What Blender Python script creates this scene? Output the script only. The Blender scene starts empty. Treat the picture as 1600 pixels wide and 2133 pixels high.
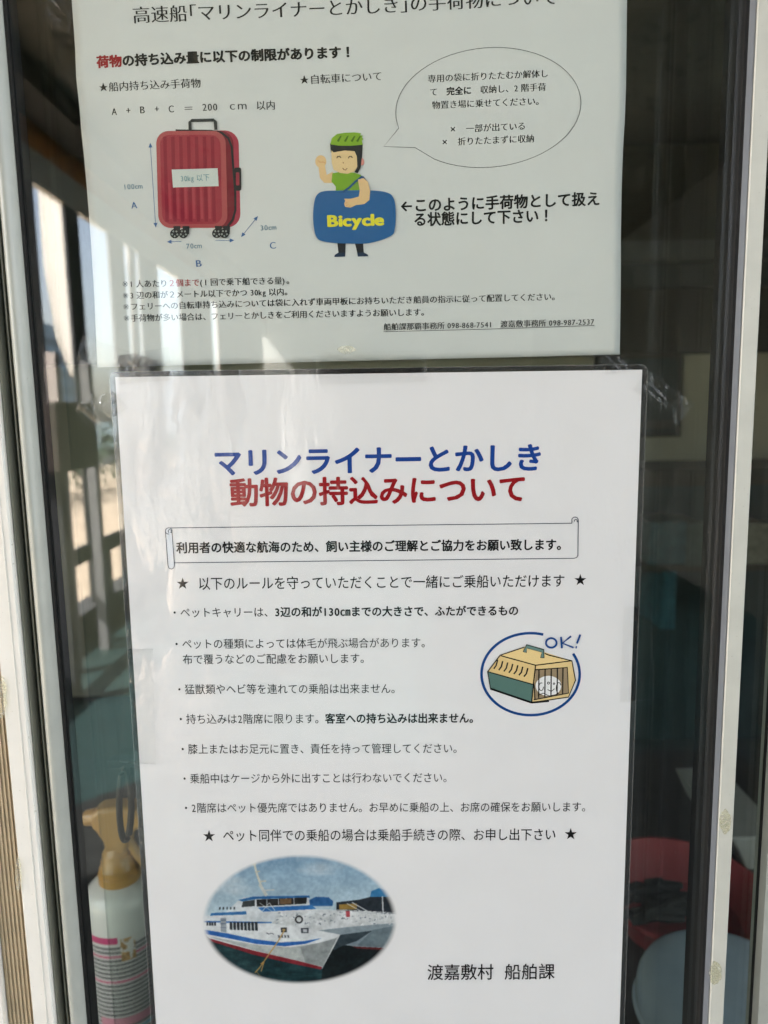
import bpy, math, random
import numpy as np
from mathutils import Vector, Matrix
random.seed(4); rng = np.random.default_rng(4)
S = bpy.context.scene; COL = S.collection
# ------------------------------------------------------------------ camera
F, CX, CY = 1477.0, 800.0, 1066.5
PLX, PLZ = 1002.0, 12010.0                # vanishing point of the door's verticals
dv = np.array([(PLX-CX)/F, (PLZ-CY)/F, 1.0]); dv /= np.linalg.norm(dv)
ev = np.array([1.0, 0, 0]); ev -= ev@dv*dv; ev /= np.linalg.norm(ev)
gv = np.cross(ev, dv); YAW = -0.0052
xv = math.cos(YAW)*ev + math.sin(YAW)*gv
nv = np.cross(xv, dv)
CAM = np.array([0.0, -0.4063, 1.40])
def ray(px, py):
    r = np.array([(px-CX)/F, (py-CY)/F, 1.0])
    return np.array([r@xv, r@nv, -(r@dv)])
def W(px, py, Y=0.0):
    """point of the vertical plane y=Y seen at that spot of the photograph"""
    v = ray(px, py); t = (Y-CAM[1])/v[1]
    return CAM + t*v
def SIDE(px, py, X=-1.9):
    """point of the veranda side x=X whose mirror image in the glass is seen there"""
    v = ray(px, py); t = X/v[0]; p = CAM + t*v
    return np.array([p[0], -p[1], p[2]])
cam = bpy.data.cameras.new('camera'); camo = bpy.data.objects.new('camera', cam); COL.objects.link(camo)
right = Vector((xv[0], nv[0], -dv[0])); up = Vector((-xv[1], -nv[1], dv[1])); back = Vector((-xv[2], -nv[2], dv[2]))
M = Matrix((right, up, back)).transposed().to_4x4(); M.translation = Vector(CAM)
camo.matrix_world = M
cam.sensor_fit = 'HORIZONTAL'; cam.sensor_width = 36; cam.lens = 36*F/1600
cam.clip_start = 0.01; cam.clip_end = 3000
cam.dof.use_dof = True; cam.dof.focus_distance = 0.412; cam.dof.aperture_fstop = 11
S.camera = camo
# ------------------------------------------------------------------ sky, sun, exposure
SUN = Vector((-0.60, 0.34, 0.72)).normalized()
w = bpy.data.worlds.new("World"); S.world = w; w.use_nodes = True
nt = w.node_tree; bg = nt.nodes['Background']; bg.inputs[1].default_value = 0.13
sky = nt.nodes.new('ShaderNodeTexSky'); sky.sky_type = 'NISHITA'; sky.sun_disc = False
sky.sun_elevation = math.asin(SUN.z); sky.sun_rotation = math.atan2(SUN.x, SUN.y)
sky.dust_density = 3.0; sky.air_density = 1.0
_tc = nt.nodes.new('ShaderNodeTexCoord'); _cn = nt.nodes.new('ShaderNodeTexNoise'); _cn.inputs['Scale'].default_value = 2.2; _cn.inputs['Detail'].default_value = 7
_cr = nt.nodes.new('ShaderNodeMapRange'); _cr.inputs[1].default_value = .38; _cr.inputs[2].default_value = .62; _cr.inputs[3].default_value = .35; _cr.inputs[4].default_value = .85
_bw = nt.nodes.new('ShaderNodeRGBToBW'); _wm = nt.nodes.new('ShaderNodeMix'); _wm.data_type = 'RGBA'; _wm.blend_type = 'MULTIPLY'; _wm.inputs[0].default_value = 1; _wm.inputs[7].default_value = (1.10, 1.03, .95, 1)
_cx = nt.nodes.new('ShaderNodeMix'); _cx.data_type = 'RGBA'      # warm grey cloud mix added to take the blue cast out of the skylight
nt.links.new(_tc.outputs['Generated'], _cn.inputs['Vector']); nt.links.new(_cn.outputs[0], _cr.inputs[0]); nt.links.new(_cr.outputs[0], _cx.inputs[0])
nt.links.new(sky.outputs[0], _bw.inputs[0]); nt.links.new(_bw.outputs[0], _wm.inputs[6]); nt.links.new(sky.outputs[0], _cx.inputs[6]); nt.links.new(_wm.outputs[2], _cx.inputs[7])
nt.links.new(_cx.outputs[2], bg.inputs[0])
sl = bpy.data.lights.new('sun', 'SUN'); sl.energy = 4.6; sl.angle = math.radians(0.5); sl.color = (1, .95, .88)
so = bpy.data.objects.new('sun', sl); COL.objects.link(so); so.rotation_euler = SUN.to_track_quat('Z', 'Y').to_euler()
S.view_settings.view_transform = 'Standard'; S.view_settings.look = 'None'; S.view_settings.gamma = 1
S.view_settings.use_curve_mapping = False; S.view_settings.exposure = 3.43
# ------------------------------------------------------------------ helpers
def lin(c):
    return tuple(((v/255)/12.92 if v/255 <= .04045 else ((v/255+.055)/1.055)**2.4) for v in c)
def tag(o, label=None, cat=None, group=None, kind=None):
    for k, v in (('label', label), ('category', cat), ('group', group), ('kind', kind)):
        if v: o[k] = v
    return o
def link(name, me, parent=None, mat=None):
    o = bpy.data.objects.new(name, me); COL.objects.link(o)
    if parent: o.parent = parent
    if mat: me.materials.append(mat)
    return o
def thing(name, label, cat, group=None):
    return tag(link(name, None), label, cat, group)
class MB:
    def __init__(s): s.v = []; s.f = []
    def add(s, vs, fs):
        b = len(s.v); s.v += [tuple(map(float, p)) for p in vs]; s.f += [tuple(i+b for i in f) for f in fs]
    def box(s, a, b):
        x0, y0, z0 = np.minimum(a, b); x1, y1, z1 = np.maximum(a, b)
        s.add([(x0,y0,z0),(x1,y0,z0),(x1,y1,z0),(x0,y1,z0),(x0,y0,z1),(x1,y0,z1),(x1,y1,z1),(x0,y1,z1)],
              [(0,3,2,1),(4,5,6,7),(0,1,5,4),(1,2,6,5),(2,3,7,6),(3,0,4,7)])
    def prism(s, poly, y0, y1):
        """poly: list of (x,z); extruded along y"""
        n = len(poly)
        s.add([(p[0], y0, p[1]) for p in poly]+[(p[0], y1, p[1]) for p in poly],
              [tuple(range(n)), tuple(range(2*n-1, n-1, -1))]+[((i+1)%n, i, i+n, (i+1)%n+n) for i in range(n)])
    def zprism(s, poly, z0, z1):
        """poly: list of (x,y); extruded along z"""
        n = len(poly)
        s.add([(p[0], p[1], z0) for p in poly]+[(p[0], p[1], z1) for p in poly],
              [tuple(range(n-1, -1, -1)), tuple(range(n, 2*n))]+[(i, (i+1)%n, (i+1)%n+n, i+n) for i in range(n)])
    def lathe(s, prof, c, seg=48, caps=True):
        b = []
        for r, z in prof:
            b += [(c[0]+r*math.cos(2*math.pi*k/seg), c[1]+r*math.sin(2*math.pi*k/seg), c[2]+z) for k in range(seg)]
        fs = []
        for i in range(len(prof)-1):
            for k in range(seg):
                k2 = (k+1) % seg
                fs.append((i*seg+k, i*seg+k2, (i+1)*seg+k2, (i+1)*seg+k))
        if caps:
            fs.append(tuple(range(seg-1, -1, -1))); fs.append(tuple(range((len(prof)-1)*seg, len(prof)*seg)))
        s.add(b, fs)
    def tube(s, pts, rad, seg=8):
        pts = [Vector(p) for p in pts]; n = len(pts); vs = []; fs = []
        if not hasattr(rad, '__len__'): rad = [rad]*n
        ref = Vector((0, 0, 1))
        for i, p in enumerate(pts):
            d = (pts[min(i+1, n-1)]-pts[max(i-1, 0)]).normalized()
            a = d.cross(ref if abs(d.dot(ref)) < .95 else Vector((1, 0, 0))).normalized(); b = d.cross(a)
            vs += [tuple(p+rad[i]*(math.cos(2*math.pi*k/seg)*a+math.sin(2*math.pi*k/seg)*b)) for k in range(seg)]
        for i in range(n-1):
            for k in range(seg): fs.append((i*seg+k, i*seg+(k+1)%seg, (i+1)*seg+(k+1)%seg, (i+1)*seg+k))
        fs.append(tuple(range(seg-1, -1, -1))); fs.append(tuple(range((n-1)*seg, n*seg)))
        s.add(vs, fs)
    def build(s, name, mat=None, parent=None, smooth=False, bevel=0, seg=2):
        me = bpy.data.meshes.new(name); me.from_pydata(s.v, [], s.f); me.update()
        if smooth:
            me.polygons.foreach_set('use_smooth', [True]*len(me.polygons))
        o = link(name, me, parent, mat)
        if smooth:
            m = o.modifiers.new('wn', 'EDGE_SPLIT'); m.split_angle = math.radians(40)
        if bevel:
            m = o.modifiers.new('bevel', 'BEVEL'); m.width = bevel; m.segments = seg; m.limit_method = 'ANGLE'
        return o
def newmat(name):
    m = bpy.data.materials.new(name); m.use_nodes = True; t = m.node_tree; t.nodes.clear()
    out = t.nodes.new('ShaderNodeOutputMaterial')
    return m, t, out
def N(t, ty, **kw):
    n = t.nodes.new(ty)
    for k, v in kw.items():
        if k in n.inputs.keys(): n.inputs[k].default_value = v
        else: setattr(n, k, v)
    return n
def pbr(name, col, rough=.5, metal=0, var=.06, vscale=30, bump=0, bscale=200, spec=.5, col2=None, coat=0, cscale=None, thr=None):
    """principled material with noise colour variation, optional second (dirt) colour and bump"""
    m, t, out = newmat(name)
    p = N(t, 'ShaderNodeBsdfPrincipled', Roughness=rough, Metallic=metal); p.inputs['Specular IOR Level'].default_value = spec
    p.inputs['Coat Weight'].default_value = coat
    geo = N(t, 'ShaderNodeNewGeometry')
    n = N(t, 'ShaderNodeTexNoise', Scale=vscale, Detail=6.0); t.links.new(geo.outputs['Position'], n.inputs['Vector'])
    r = N(t, 'ShaderNodeValToRGB')
    c = np.array(col); a = np.clip(c*(1-var), 0, 1); b = np.clip(c*(1+var), 0, 1)
    r.color_ramp.elements[0].position = .3; r.color_ramp.elements[1].position = .7
    r.color_ramp.elements[0].color = (*a, 1); r.color_ramp.elements[1].color = (*b, 1)
    t.links.new(n.outputs[0], r.inputs[0]); src = r.outputs[0]
    if col2:
        n2 = N(t, 'ShaderNodeTexNoise', Scale=cscale or vscale*4, Detail=8.0); t.links.new(geo.outputs['Position'], n2.inputs['Vector'])
        r2 = N(t, 'ShaderNodeValToRGB'); lo, hi = thr or (.6, .7)
        r2.color_ramp.elements[0].position = lo; r2.color_ramp.elements[1].position = hi
        t.links.new(n2.outputs[0], r2.inputs[0])
        mx = N(t, 'ShaderNodeMix', data_type='RGBA'); t.links.new(r2.outputs[0], mx.inputs[0])
        t.links.new(src, mx.inputs[6]); mx.inputs[7].default_value = (*col2, 1); src = mx.outputs[2]
    t.links.new(src, p.inputs['Base Color'])
    if bump:
        nb = N(t, 'ShaderNodeTexNoise', Scale=bscale, Detail=5.0); t.links.new(geo.outputs['Position'], nb.inputs['Vector'])
        bp = N(t, 'ShaderNodeBump', Strength=bump, Distance=.001); t.links.new(nb.outputs[0], bp.inputs['Height'])
        t.links.new(bp.outputs[0], p.inputs['Normal'])
    t.links.new(p.outputs[0], out.inputs[0])
    return m
def film(name, r0, tint=(1, 1, 1), rough=.0, bump=0, bscale=100, stretch=(1, 1, 1), haze=0, mask=None, dist=.001, spots=None, left=None):
    """clear sheet: transparent body with a mirror surface that follows Schlick's law"""
    m, t, out = newmat(name)
    lw = N(t, 'ShaderNodeLayerWeight', Blend=.5)
    pw = N(t, 'ShaderNodeMath', operation='POWER'); t.links.new(lw.outputs['Facing'], pw.inputs[0]); pw.inputs[1].default_value = 5
    ma = N(t, 'ShaderNodeMath', operation='MULTIPLY_ADD'); t.links.new(pw.outputs[0], ma.inputs[0])
    ma.inputs[1].default_value = 1-r0; ma.inputs[2].default_value = r0
    tr = N(t, 'ShaderNodeBsdfTransparent', Color=(*tint, 1)); gl = N(t, 'ShaderNodeBsdfGlossy', Roughness=rough)
    body = tr.outputs[0]
    geo = N(t, 'ShaderNodeNewGeometry')
    if haze or spots:
        df = N(t, 'ShaderNodeBsdfDiffuse', Color=(.75, .75, .72, 1)); mh = N(t, 'ShaderNodeMixShader', Fac=haze)
        t.links.new(tr.outputs[0], mh.inputs[1]); t.links.new(df.outputs[0], mh.inputs[2]); body = mh.outputs[0]
        if spots:
            sc, lo, hi, amt = spots
            ns = N(t, 'ShaderNodeTexNoise', Scale=sc, Detail=8.0, Roughness=.65); t.links.new(geo.outputs['Position'], ns.inputs['Vector'])
            rs = N(t, 'ShaderNodeMapRange'); rs.inputs[1].default_value = lo; rs.inputs[2].default_value = hi
            rs.inputs[3].default_value = haze; rs.inputs[4].default_value = haze+amt
            t.links.new(ns.outputs[0], rs.inputs[0]); t.links.new(rs.outputs[0], mh.inputs[0])
    if bump:
        mp = N(t, 'ShaderNodeMapping'); mp.inputs['Scale'].default_value = stretch; t.links.new(geo.outputs['Position'], mp.inputs[0])
        nb = N(t, 'ShaderNodeTexNoise', Scale=bscale, Detail=4.0, Roughness=.6); t.links.new(mp.outputs[0], nb.inputs['Vector'])
        h = nb.outputs[0]
        if mask:
            sc, lo, hi = mask
            nm = N(t, 'ShaderNodeTexNoise', Scale=sc, Detail=3.0); t.links.new(mp.outputs[0], nm.inputs['Vector'])
            rm = N(t, 'ShaderNodeMapRange'); rm.inputs[1].default_value = lo; rm.inputs[2].default_value = hi
            t.links.new(nm.outputs[0], rm.inputs[0])
            if left:      # wrinkles gather on one side of the sheet
                sx = N(t, 'ShaderNodeSeparateXYZ'); t.links.new(geo.outputs['Position'], sx.inputs[0])
                rl_ = N(t, 'ShaderNodeMapRange'); rl_.inputs[1].default_value = left[0]; rl_.inputs[2].default_value = left[1]; rl_.inputs[3].default_value = .12
                t.links.new(sx.outputs[0], rl_.inputs[0]); m2 = N(t, 'ShaderNodeMath', operation='MULTIPLY'); t.links.new(h, m2.inputs[0]); t.links.new(rl_.outputs[0], m2.inputs[1]); h = m2.outputs[0]
            mu = N(t, 'ShaderNodeMath', operation='MULTIPLY'); t.links.new(h, mu.inputs[0]); t.links.new(rm.outputs[0], mu.inputs[1]); h = mu.outputs[0]
        bp = N(t, 'ShaderNodeBump', Strength=bump, Distance=dist); t.links.new(h, bp.inputs['Height']); t.links.new(bp.outputs[0], gl.inputs['Normal'])
    mx = N(t, 'ShaderNodeMixShader'); t.links.new(ma.outputs[0], mx.inputs[0]); t.links.new(body, mx.inputs[1]); t.links.new(gl.outputs[0], mx.inputs[2])
    t.links.new(mx.outputs[0], out.inputs[0])
    return m
INK = {}
def ink(c, rough=.55):
    k = tuple(c)
    if k not in INK:
        m, t, out = newmat('ink_%02x%02x%02x' % k)
        p = N(t, 'ShaderNodeBsdfPrincipled', Roughness=rough); p.inputs['Base Color'].default_value = (*[min(.9, v*1.14) for v in lin(c)], 1)
        p.inputs['Specular IOR Level'].default_value = .2
        t.links.new(p.outputs[0], out.inputs[0]); INK[k] = m
    return INK[k]
# ------------------------------------------------------------------ materials
m_white = pbr('painted_aluminium', (.50, .50, .45), .38, var=.05, vscale=60, col2=(.34, .33, .28), cscale=900, thr=(.68, .72), bump=.05, bscale=800)
m_bead = pbr('grey_aluminium', (.40, .41, .37), .30, var=.06, vscale=50, col2=(.22, .21, .18), cscale=1200, thr=(.70, .72), bump=.05, bscale=500)
m_recess = pbr('shaded_recess', (.22, .22, .18), .45, var=.08, vscale=80)  # dark colour stands for shade on the inner side of the jamb
m_jamb = pbr('chalky_white_paint', (.74, .72, .67), .55, var=.03, vscale=40, col2=(.55, .53, .46), cscale=500, thr=(.66, .72), bump=.1, bscale=700)
m_cream = pbr('cream_ribbed_plastic', (.48, .38, .25), .6, var=.08, vscale=60)
m_reveal = pbr('blue_grey_anodised', (.24, .26, .29), .35, metal=.3, var=.08, vscale=80)
m_gasket = pbr('black_rubber', (.008, .008, .008), .6, var=.3, vscale=200)
m_glass = film('window_glass', .085, (.960, .980, .968), spots=(26, .64, .80, .05))
m_glass2 = film('window_glass_inner', .06, (.93, .96, .94))
m_lam = film('laminate_film', .045, (.985, .985, .985), rough=.05, bump=1., bscale=260, stretch=(1.5, 1, .6), mask=(24, .45, .58), dist=.0015, left=(-.06, -.13))
m_tape = film('clear_tape', .018, (.998, .998, .996), rough=.05, bump=.5, bscale=110, haze=.002, dist=.002)
m_black = pbr('black_plastic', (.012, .012, .012), .4)
def paper_mat(name, col):
    m, t, out = newmat(name)
    p = N(t, 'ShaderNodeBsdfPrincipled', Roughness=.8); p.inputs['Specular IOR Level'].default_value = .15
    geo = N(t, 'ShaderNodeNewGeometry'); n = N(t, 'ShaderNodeTexNoise', Scale=28.0, Detail=8.0, Roughness=.6)
    t.links.new(geo.outputs['Position'], n.inputs['Vector']); r = N(t, 'ShaderNodeValToRGB')
    c = np.array(col); r.color_ramp.elements[0].position = .3; r.color_ramp.elements[1].position = .72
    r.color_ramp.elements[0].color = (*(c*.965), 1); r.color_ramp.elements[1].color = (*c, 1)
    t.links.new(n.outputs[0], r.inputs[0]); t.links.new(r.outputs[0], p.inputs['Base Color'])
    nb = N(t, 'ShaderNodeTexNoise', Scale=45.0, Detail=4.0); t.links.new(geo.outputs['Position'], nb.inputs['Vector'])
    bp = N(t, 'ShaderNodeBump', Strength=.35, Distance=.0015); t.links.new(nb.outputs[0], bp.inputs['Height']); t.links.new(bp.outputs[0], p.inputs['Normal'])
    t.links.new(p.outputs[0], out.inputs[0]); return m
m_paper1 = paper_mat('plain_paper', (.77, .76, .755)); m_paper2 = paper_mat('laminated_paper', (.80, .805, .81))
# ------------------------------------------------------------------ the sliding door
def X(px, py, Y=0.): return W(px, py, Y)[0]
ZT, ZB = W(800, -260)[2], W(800, 2500)[2]          # how far up and down the frame is built
def vx(x0, y0, x1, y1, Y=0.):                      # world x of a vertical edge measured at two spots
    return (X(x0, y0, Y)+X(x1, y1, Y))/2
xL1 = vx(14, 60, 180, 2060); xL2 = vx(37, 900, 146, 2080); xR1 = vx(1562, 60, 1468, 2060)
door = thing('sliding_door', 'grey aluminium sliding door with a tall glass pane carrying two paper notices', 'door')
b = MB(); pr = []                                  # left stile with a softly rounded face
for k in range(9):
    a = k/8; pr.append((xL2+.0006+(xL1-xL2-.0012)*a, .006-.0135*math.sin(math.pi*(.08+.84*a))**.55))
pr += [(xL1-.0006, .010), (xL2+.0006, .010)]
b.zprism([pr[i] for i in range(len(pr))], ZB, ZT); b.build('stile', m_bead, door, smooth=True)
b = MB(); b.box((xL1-.0006, -.001, ZB), (xL1+.0008, .010, ZT)); b.build('gasket', m_gasket, door)
b = MB(); b.box((xL1+.0008, .0008, ZB), (xL1+.0016, .010, ZT)); b.build('glazing_bead', m_gasket, door)
YF = -.009
xR2 = vx(1580, 5, 1476, 2125, YF); xR3 = vx(1589, 700, 1500, 2133, YF)
b = MB(); b.box((xR1-.0026, -.0006, ZB), (xR1+.0003, .014, ZT)); b.build('gasket', m_gasket, door)
b = MB(); b.zprism([(xR1+.0003, .012), (xR1+.0003, -.0015), (xR2-.0004, YF+.0006), (xR2, YF+.001), (xR2, .012)], ZB, ZT); b.build('stile_edge', m_reveal, door)
b = MB(); b.zprism([(xR2+.0001, .018), (xR2+.0001, YF+.0004), (xR2+.0006, YF), (xR3-.0006, YF), (xR3, YF+.0008), (xR3, .018)], ZB, ZT); b.build('stile', m_white, door)
b = MB(); b.box((xL1, .0015, ZB), (xR1+.002, .0060, ZT)); b.build('glass_pane', m_glass, door)
# jamb of the opening, left
fr = thing('door_frame', 'white painted door jamb with a cream ribbed strip along the left edge', 'door frame')
YJ = -.008
xj0 = vx(118, 2133, 43, 1400, YJ); xj1 = xj0-.0135; xj2 = xj1-.0175; xj3 = xj2-.05
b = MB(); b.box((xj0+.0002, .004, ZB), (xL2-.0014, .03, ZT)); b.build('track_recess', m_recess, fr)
b = MB(); b.zprism([(xj1, .03), (xj1, YJ+.001), (xj1+.0008, YJ), (xj0-.0008, YJ), (xj0, YJ+.001), (xj0, .03)], ZB, ZT)
b.box((xj0-.0047, YJ-.0005, ZB), (xj0-.0042, YJ+.0004, ZT)); b.build('jamb', m_jamb, fr)
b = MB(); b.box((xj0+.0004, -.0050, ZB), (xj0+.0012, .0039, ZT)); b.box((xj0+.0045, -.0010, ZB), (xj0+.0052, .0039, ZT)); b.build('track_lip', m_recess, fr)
b = MB(); n = 14
for k in range(n):
    x0 = xj2+(xj1-xj2)*k/n; b.box((x0, YJ+.004-(k % 2)*.0008, ZB), (x0+(xj1-xj2)/n*.78, YJ+.012, ZT))
b.box((xj2, YJ+.0065, ZB), (xj1, YJ+.02, ZT)); tag(b.build('ribbed_strip', m_cream, fr), kind=None)
b = MB(); b.box((xj3, YJ-.001, ZB), (xj2-.0006, .03, ZT)); b.build('wall_trim', m_jamb, fr)
# fixed leaf on the right, set further back, and the hidden inner leaf behind the notices
fx = thing('fixed_window', 'narrow dark glass window to the right of the sliding door stile', 'window')
xq0 = vx(1590, 1660, 1566, 2133, .02)
b = MB(); b.box((xR3+.0004, .022, ZB), (xq0+.0, .026, ZT)); b.build('glass_pane', m_glass2, fx)
b = MB(); b.box((xq0, .012, ZB), (xq0+.03, .027, ZT)); b.build('stile', m_bead, fx)
b = MB(); b.box((xq0-.0008, .0195, ZB), (xq0-.0001, .0219, ZT)); b.build('gasket', m_gasket, fx)
b = MB(); b.box((xR3+.0004, .03, ZB), (xR3+.002, .05, ZT)); b.build('inner_bead', m_gasket, fx)
inn = thing('inner_door_leaf', 'second glass leaf of the sliding door standing close behind the first', 'door')
xi = vx(1516, 700, 1497, 1150, .05)
b = MB(); b.box((xL1-.01, .058, ZB), (xi+.002, .0615, ZT)); b.build('glass_pane', m_glass2, inn)
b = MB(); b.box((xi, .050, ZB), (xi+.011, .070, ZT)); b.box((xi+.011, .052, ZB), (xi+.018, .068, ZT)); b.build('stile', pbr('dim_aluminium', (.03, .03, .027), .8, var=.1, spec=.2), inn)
# ------------------------------------------------------------------ typesetter
_cu = bpy.data.curves.new('glyph', 'FONT'); _to = bpy.data.objects.new('glyph', _cu); COL.objects.link(_to)
_cache = {}; _raw = {}
def raw(ch):
    if ch not in _raw:
        _cu.body = ch; bpy.context.view_layer.update()
        c = _to.to_curve(bpy.context.evaluated_depsgraph_get())
        _raw[ch] = [[(tuple(p.co[:2]), tuple(p.handle_left[:2]), tuple(p.handle_right[:2])) for p in s.bezier_points] for s in c.splines]
        _to.to_curve_clear()
    return _raw[ch]
def glyph(ch, bx, by):
    """triangles of a character with its strokes thickened by bx, by"""
    k = (ch, bx, by)
    if k in _cache: return _cache[k]
    sp = raw(ch); cu = bpy.data.curves.new('g', 'CURVE'); cu.dimensions = '2D'; cu.fill_mode = 'BOTH'; cu.resolution_u = 3
    big = max(sp, key=lambda s: abs(sum(s[i][0][0]*s[(i+1) % len(s)][0][1]-s[(i+1) % len(s)][0][0]*s[i][0][1] for i in range(len(s)))))
    area = sum(big[i][0][0]*big[(i+1) % len(big)][0][1]-big[(i+1) % len(big)][0][0]*big[i][0][1] for i in range(len(big)))
    sg = 1 if area > 0 else -1
    for s in sp:
        q = cu.splines.new('BEZIER'); q.bezier_points.add(len(s)-1); q.use_cyclic_u = True; n = len(s)
        for i, (co, hl, hr) in enumerate(s):
            P = np.array(co)
            def unit(v):
                l = np.linalg.norm(v); return v/l if l > 1e-7 else np.zeros(2)
            a = unit(P-np.array(hl)); c = unit(np.array(hr)-P)
            if not a.any(): a = unit(P-np.array(s[i-1][0]))
            if not c.any(): c = unit(np.array(s[(i+1) % n][0])-P)
            na = np.array([a[1], -a[0]])*sg; nc = np.array([c[1], -c[0]])*sg     # outward normals
            o1 = na*np.array([bx, by]); o2 = nc*np.array([bx, by])
            det = na[0]*nc[1]-na[1]*nc[0]
            if abs(det) > .35:      # corner: keep both sides parallel
                d1, d2 = na@o1, nc@o2
                off = np.array([(d1*nc[1]-d2*na[1])/det, (na[0]*d2-nc[0]*d1)/det])
            else: off = (o1+o2)/2
            p = q.bezier_points[i]; p.handle_left_type = p.handle_right_type = 'FREE'
            p.co = (co[0]+off[0], co[1]+off[1], 0); p.handle_left = (hl[0]+off[0], hl[1]+off[1], 0); p.handle_right = (hr[0]+off[0], hr[1]+off[1], 0)
    o = bpy.data.objects.new('g', cu); me = o.to_mesh(); me.calc_loop_triangles()
    v = np.array([tuple(x.co[:2]) for x in me.vertices]) if len(me.vertices) else np.zeros((0, 2))
    f = [tuple(t.vertices) for t in me.loop_triangles]
    o.to_mesh_clear(); bpy.data.objects.remove(o); bpy.data.curves.remove(cu)
    _cache[k] = (v, f); return _cache[k]
HALF = '「」()'
def adv(ch, v, half):
    """(advance, shift, xscale) in em"""
    if ch == ' ': return .30, 0, 1
    if ch == '　': return 1., 0, 1
    if ch in '「(': return .5, (-.5 if ch == '「' else .02), 1
    if ch in '」)': return .5, .0, 1
    if ch in '！': return 1., .5-(v[:, 0].min()+v[:, 0].max())/2, 1
    if ch in '×←※★':
        return 1., .5-(v[:, 0].min()+v[:, 0].max())/2, 1
    if ord(ch) < 0x100:
        wd = v[:, 0].max()-v[:, 0].min(); a = wd*half+.085
        if ch in '0123456789ABC': a = max(a, .56*half+.03)
        return a, (a-wd*half)/2-v[:, 0].min()*half, half
    return 1., 0, 1
STY = dict(plain=(.006, .006), light=(.004, .002), med=(.010, .010), bold=(.030, .026), heavy=(.048, .038), mincho=(.012, -.008), minchob=(.020, -.002))
def text(parent, segs, xl, yl, xr, yr, em, Y, sty='plain', col=(35, 38, 38), warp=None, half=.9, name='printed_line', fs=None):
    """segs: str or [(str, style, colour)]; cells run from (xl,yl) to (xr,yr), centre line, in the photo; em = height in its pixels"""
    if isinstance(segs, str): segs = [(segs, sty, col)]
    lay = []; x = 0.
    for s, st, c in segs:
        bx, by = STY[st]
        ring = [(0, 0)]
        if bx > 0 and by > 0:
            m_ = 9 if bx > .04 else 6 if bx > .015 else 3
            ring = [(bx*math.cos(k*2*math.pi/m_+.3), by*math.sin(k*2*math.pi/m_+.3)) for k in range(m_)]; bx = by = 0
        elif bx > 0: ring = [(-bx, 0), (bx, 0)]; bx = 0
        for ch in s:
            if ch in ' 　': v, f = np.zeros((0, 2)), []
            else:
                v, f = glyph(ch, bx, by) if ch != '※' else glyph(ch, -.022, -.022)
                if ch in '※': v = (v-v.mean(0))*1.35+[.5, .38]
                if ch in '×': v = (v-(v.max(0)+v.min(0))/2)*1.25+[.5, .38]
            a, sh, xs = adv(ch, v, half)
            if len(v): lay += [(c, v*[xs, 1]+[x+sh+rx, -.38+ry], f, kk) for kk, (rx, ry) in enumerate(ring)]
            x += a
    P0, P1 = W(xl, yl, Y), W(xr, yr, Y); L = P1-P0
    upv = W((xl+xr)/2, (yl+yr)/2-10, Y)-W((xl+xr)/2, (yl+yr)/2+10, Y); emw = np.linalg.norm(upv)/20*em
    U = L/np.linalg.norm(L); V = np.array([-U[2], 0, U[0]])
    out = []
    for c in dict.fromkeys(l[0] for l in lay):
        b = MB()
        for cc, v, f, kk in lay:
            if cc != c: continue
            b.add([warped(P0+L*(p[0]/x)+V*(p[1]*emw)-np.array([0, kk*6e-6, 0]), warp) for p in v], f)
        out.append(b.build(name, ink(c), parent))
    return out
def warped(p, warp):
    return (p[0], p[1]+(warp(p[0], p[2]) if warp else 0), p[2])
def poly(parent, name, pts, Y, col, warp=None, mat=None):
    """flat printed shape through photo points"""
    from mathutils.geometry import tessellate_polygon
    q = [W(a, c, Y) for a, c in pts]
    tri = tessellate_polygon([[Vector((p[0], p[2], 0)) for p in q]])
    b = MB(); b.add([warped(p, warp) for p in q], [tuple(t) for t in tri])
    return b.build(name, mat or ink(col), parent)
def strokes(parent, name, lines, wd, Y, col, warp=None):
    """printed pen lines of width wd (photo pixels)"""
    b = MB()
    for ln in lines:
        pts = np.array(ln, float); n = len(pts); lf, rt = [], []
        for i in range(n):
            d = pts[min(i+1, n-1)]-pts[max(i-1, 0)]
            if i == n-1 and np.allclose(pts[0], pts[-1]) or i == 0 and np.allclose(pts[0], pts[-1]): d = pts[1]-pts[-2]
            d = d/(np.linalg.norm(d)+1e-9); nn = np.array([-d[1], d[0]])*wd/2
            lf.append(W(*(pts[i]+nn), Y)); rt.append(W(*(pts[i]-nn), Y))
        b.add([warped(p, warp) for p in lf+rt], [(i, i+1, n+i+1, n+i) for i in range(n-1)])
    return b.build(name, ink(col), parent)
def ell(cx, cy, rx, ry, a0=0, a1=360, n=48, rot=0):
    c, s = math.cos(math.radians(rot)), math.sin(math.radians(rot)); r = []
    for k in range(n+1):
        t = math.radians(a0+(a1-a0)*k/n); x, y = rx*math.cos(t), ry*math.sin(t); r.append((cx+x*c-y*s, cy+x*s+y*c))
    return r
def rrect(x0, y0, x1, y1, r, n=6, sk=0):
    p = []
    for cx, cy, a in ((x1-r, y0+r, -90), (x1-r, y1-r, 0), (x0+r, y1-r, 90), (x0+r, y0+r, 180)):
        for k in range(n+1):
            t = math.radians(a+90*k/n); p.append((cx+r*math.cos(t), cy+r*math.sin(t)))
    return [(x+(y-y0)*sk, y) for x, y in p]
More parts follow.
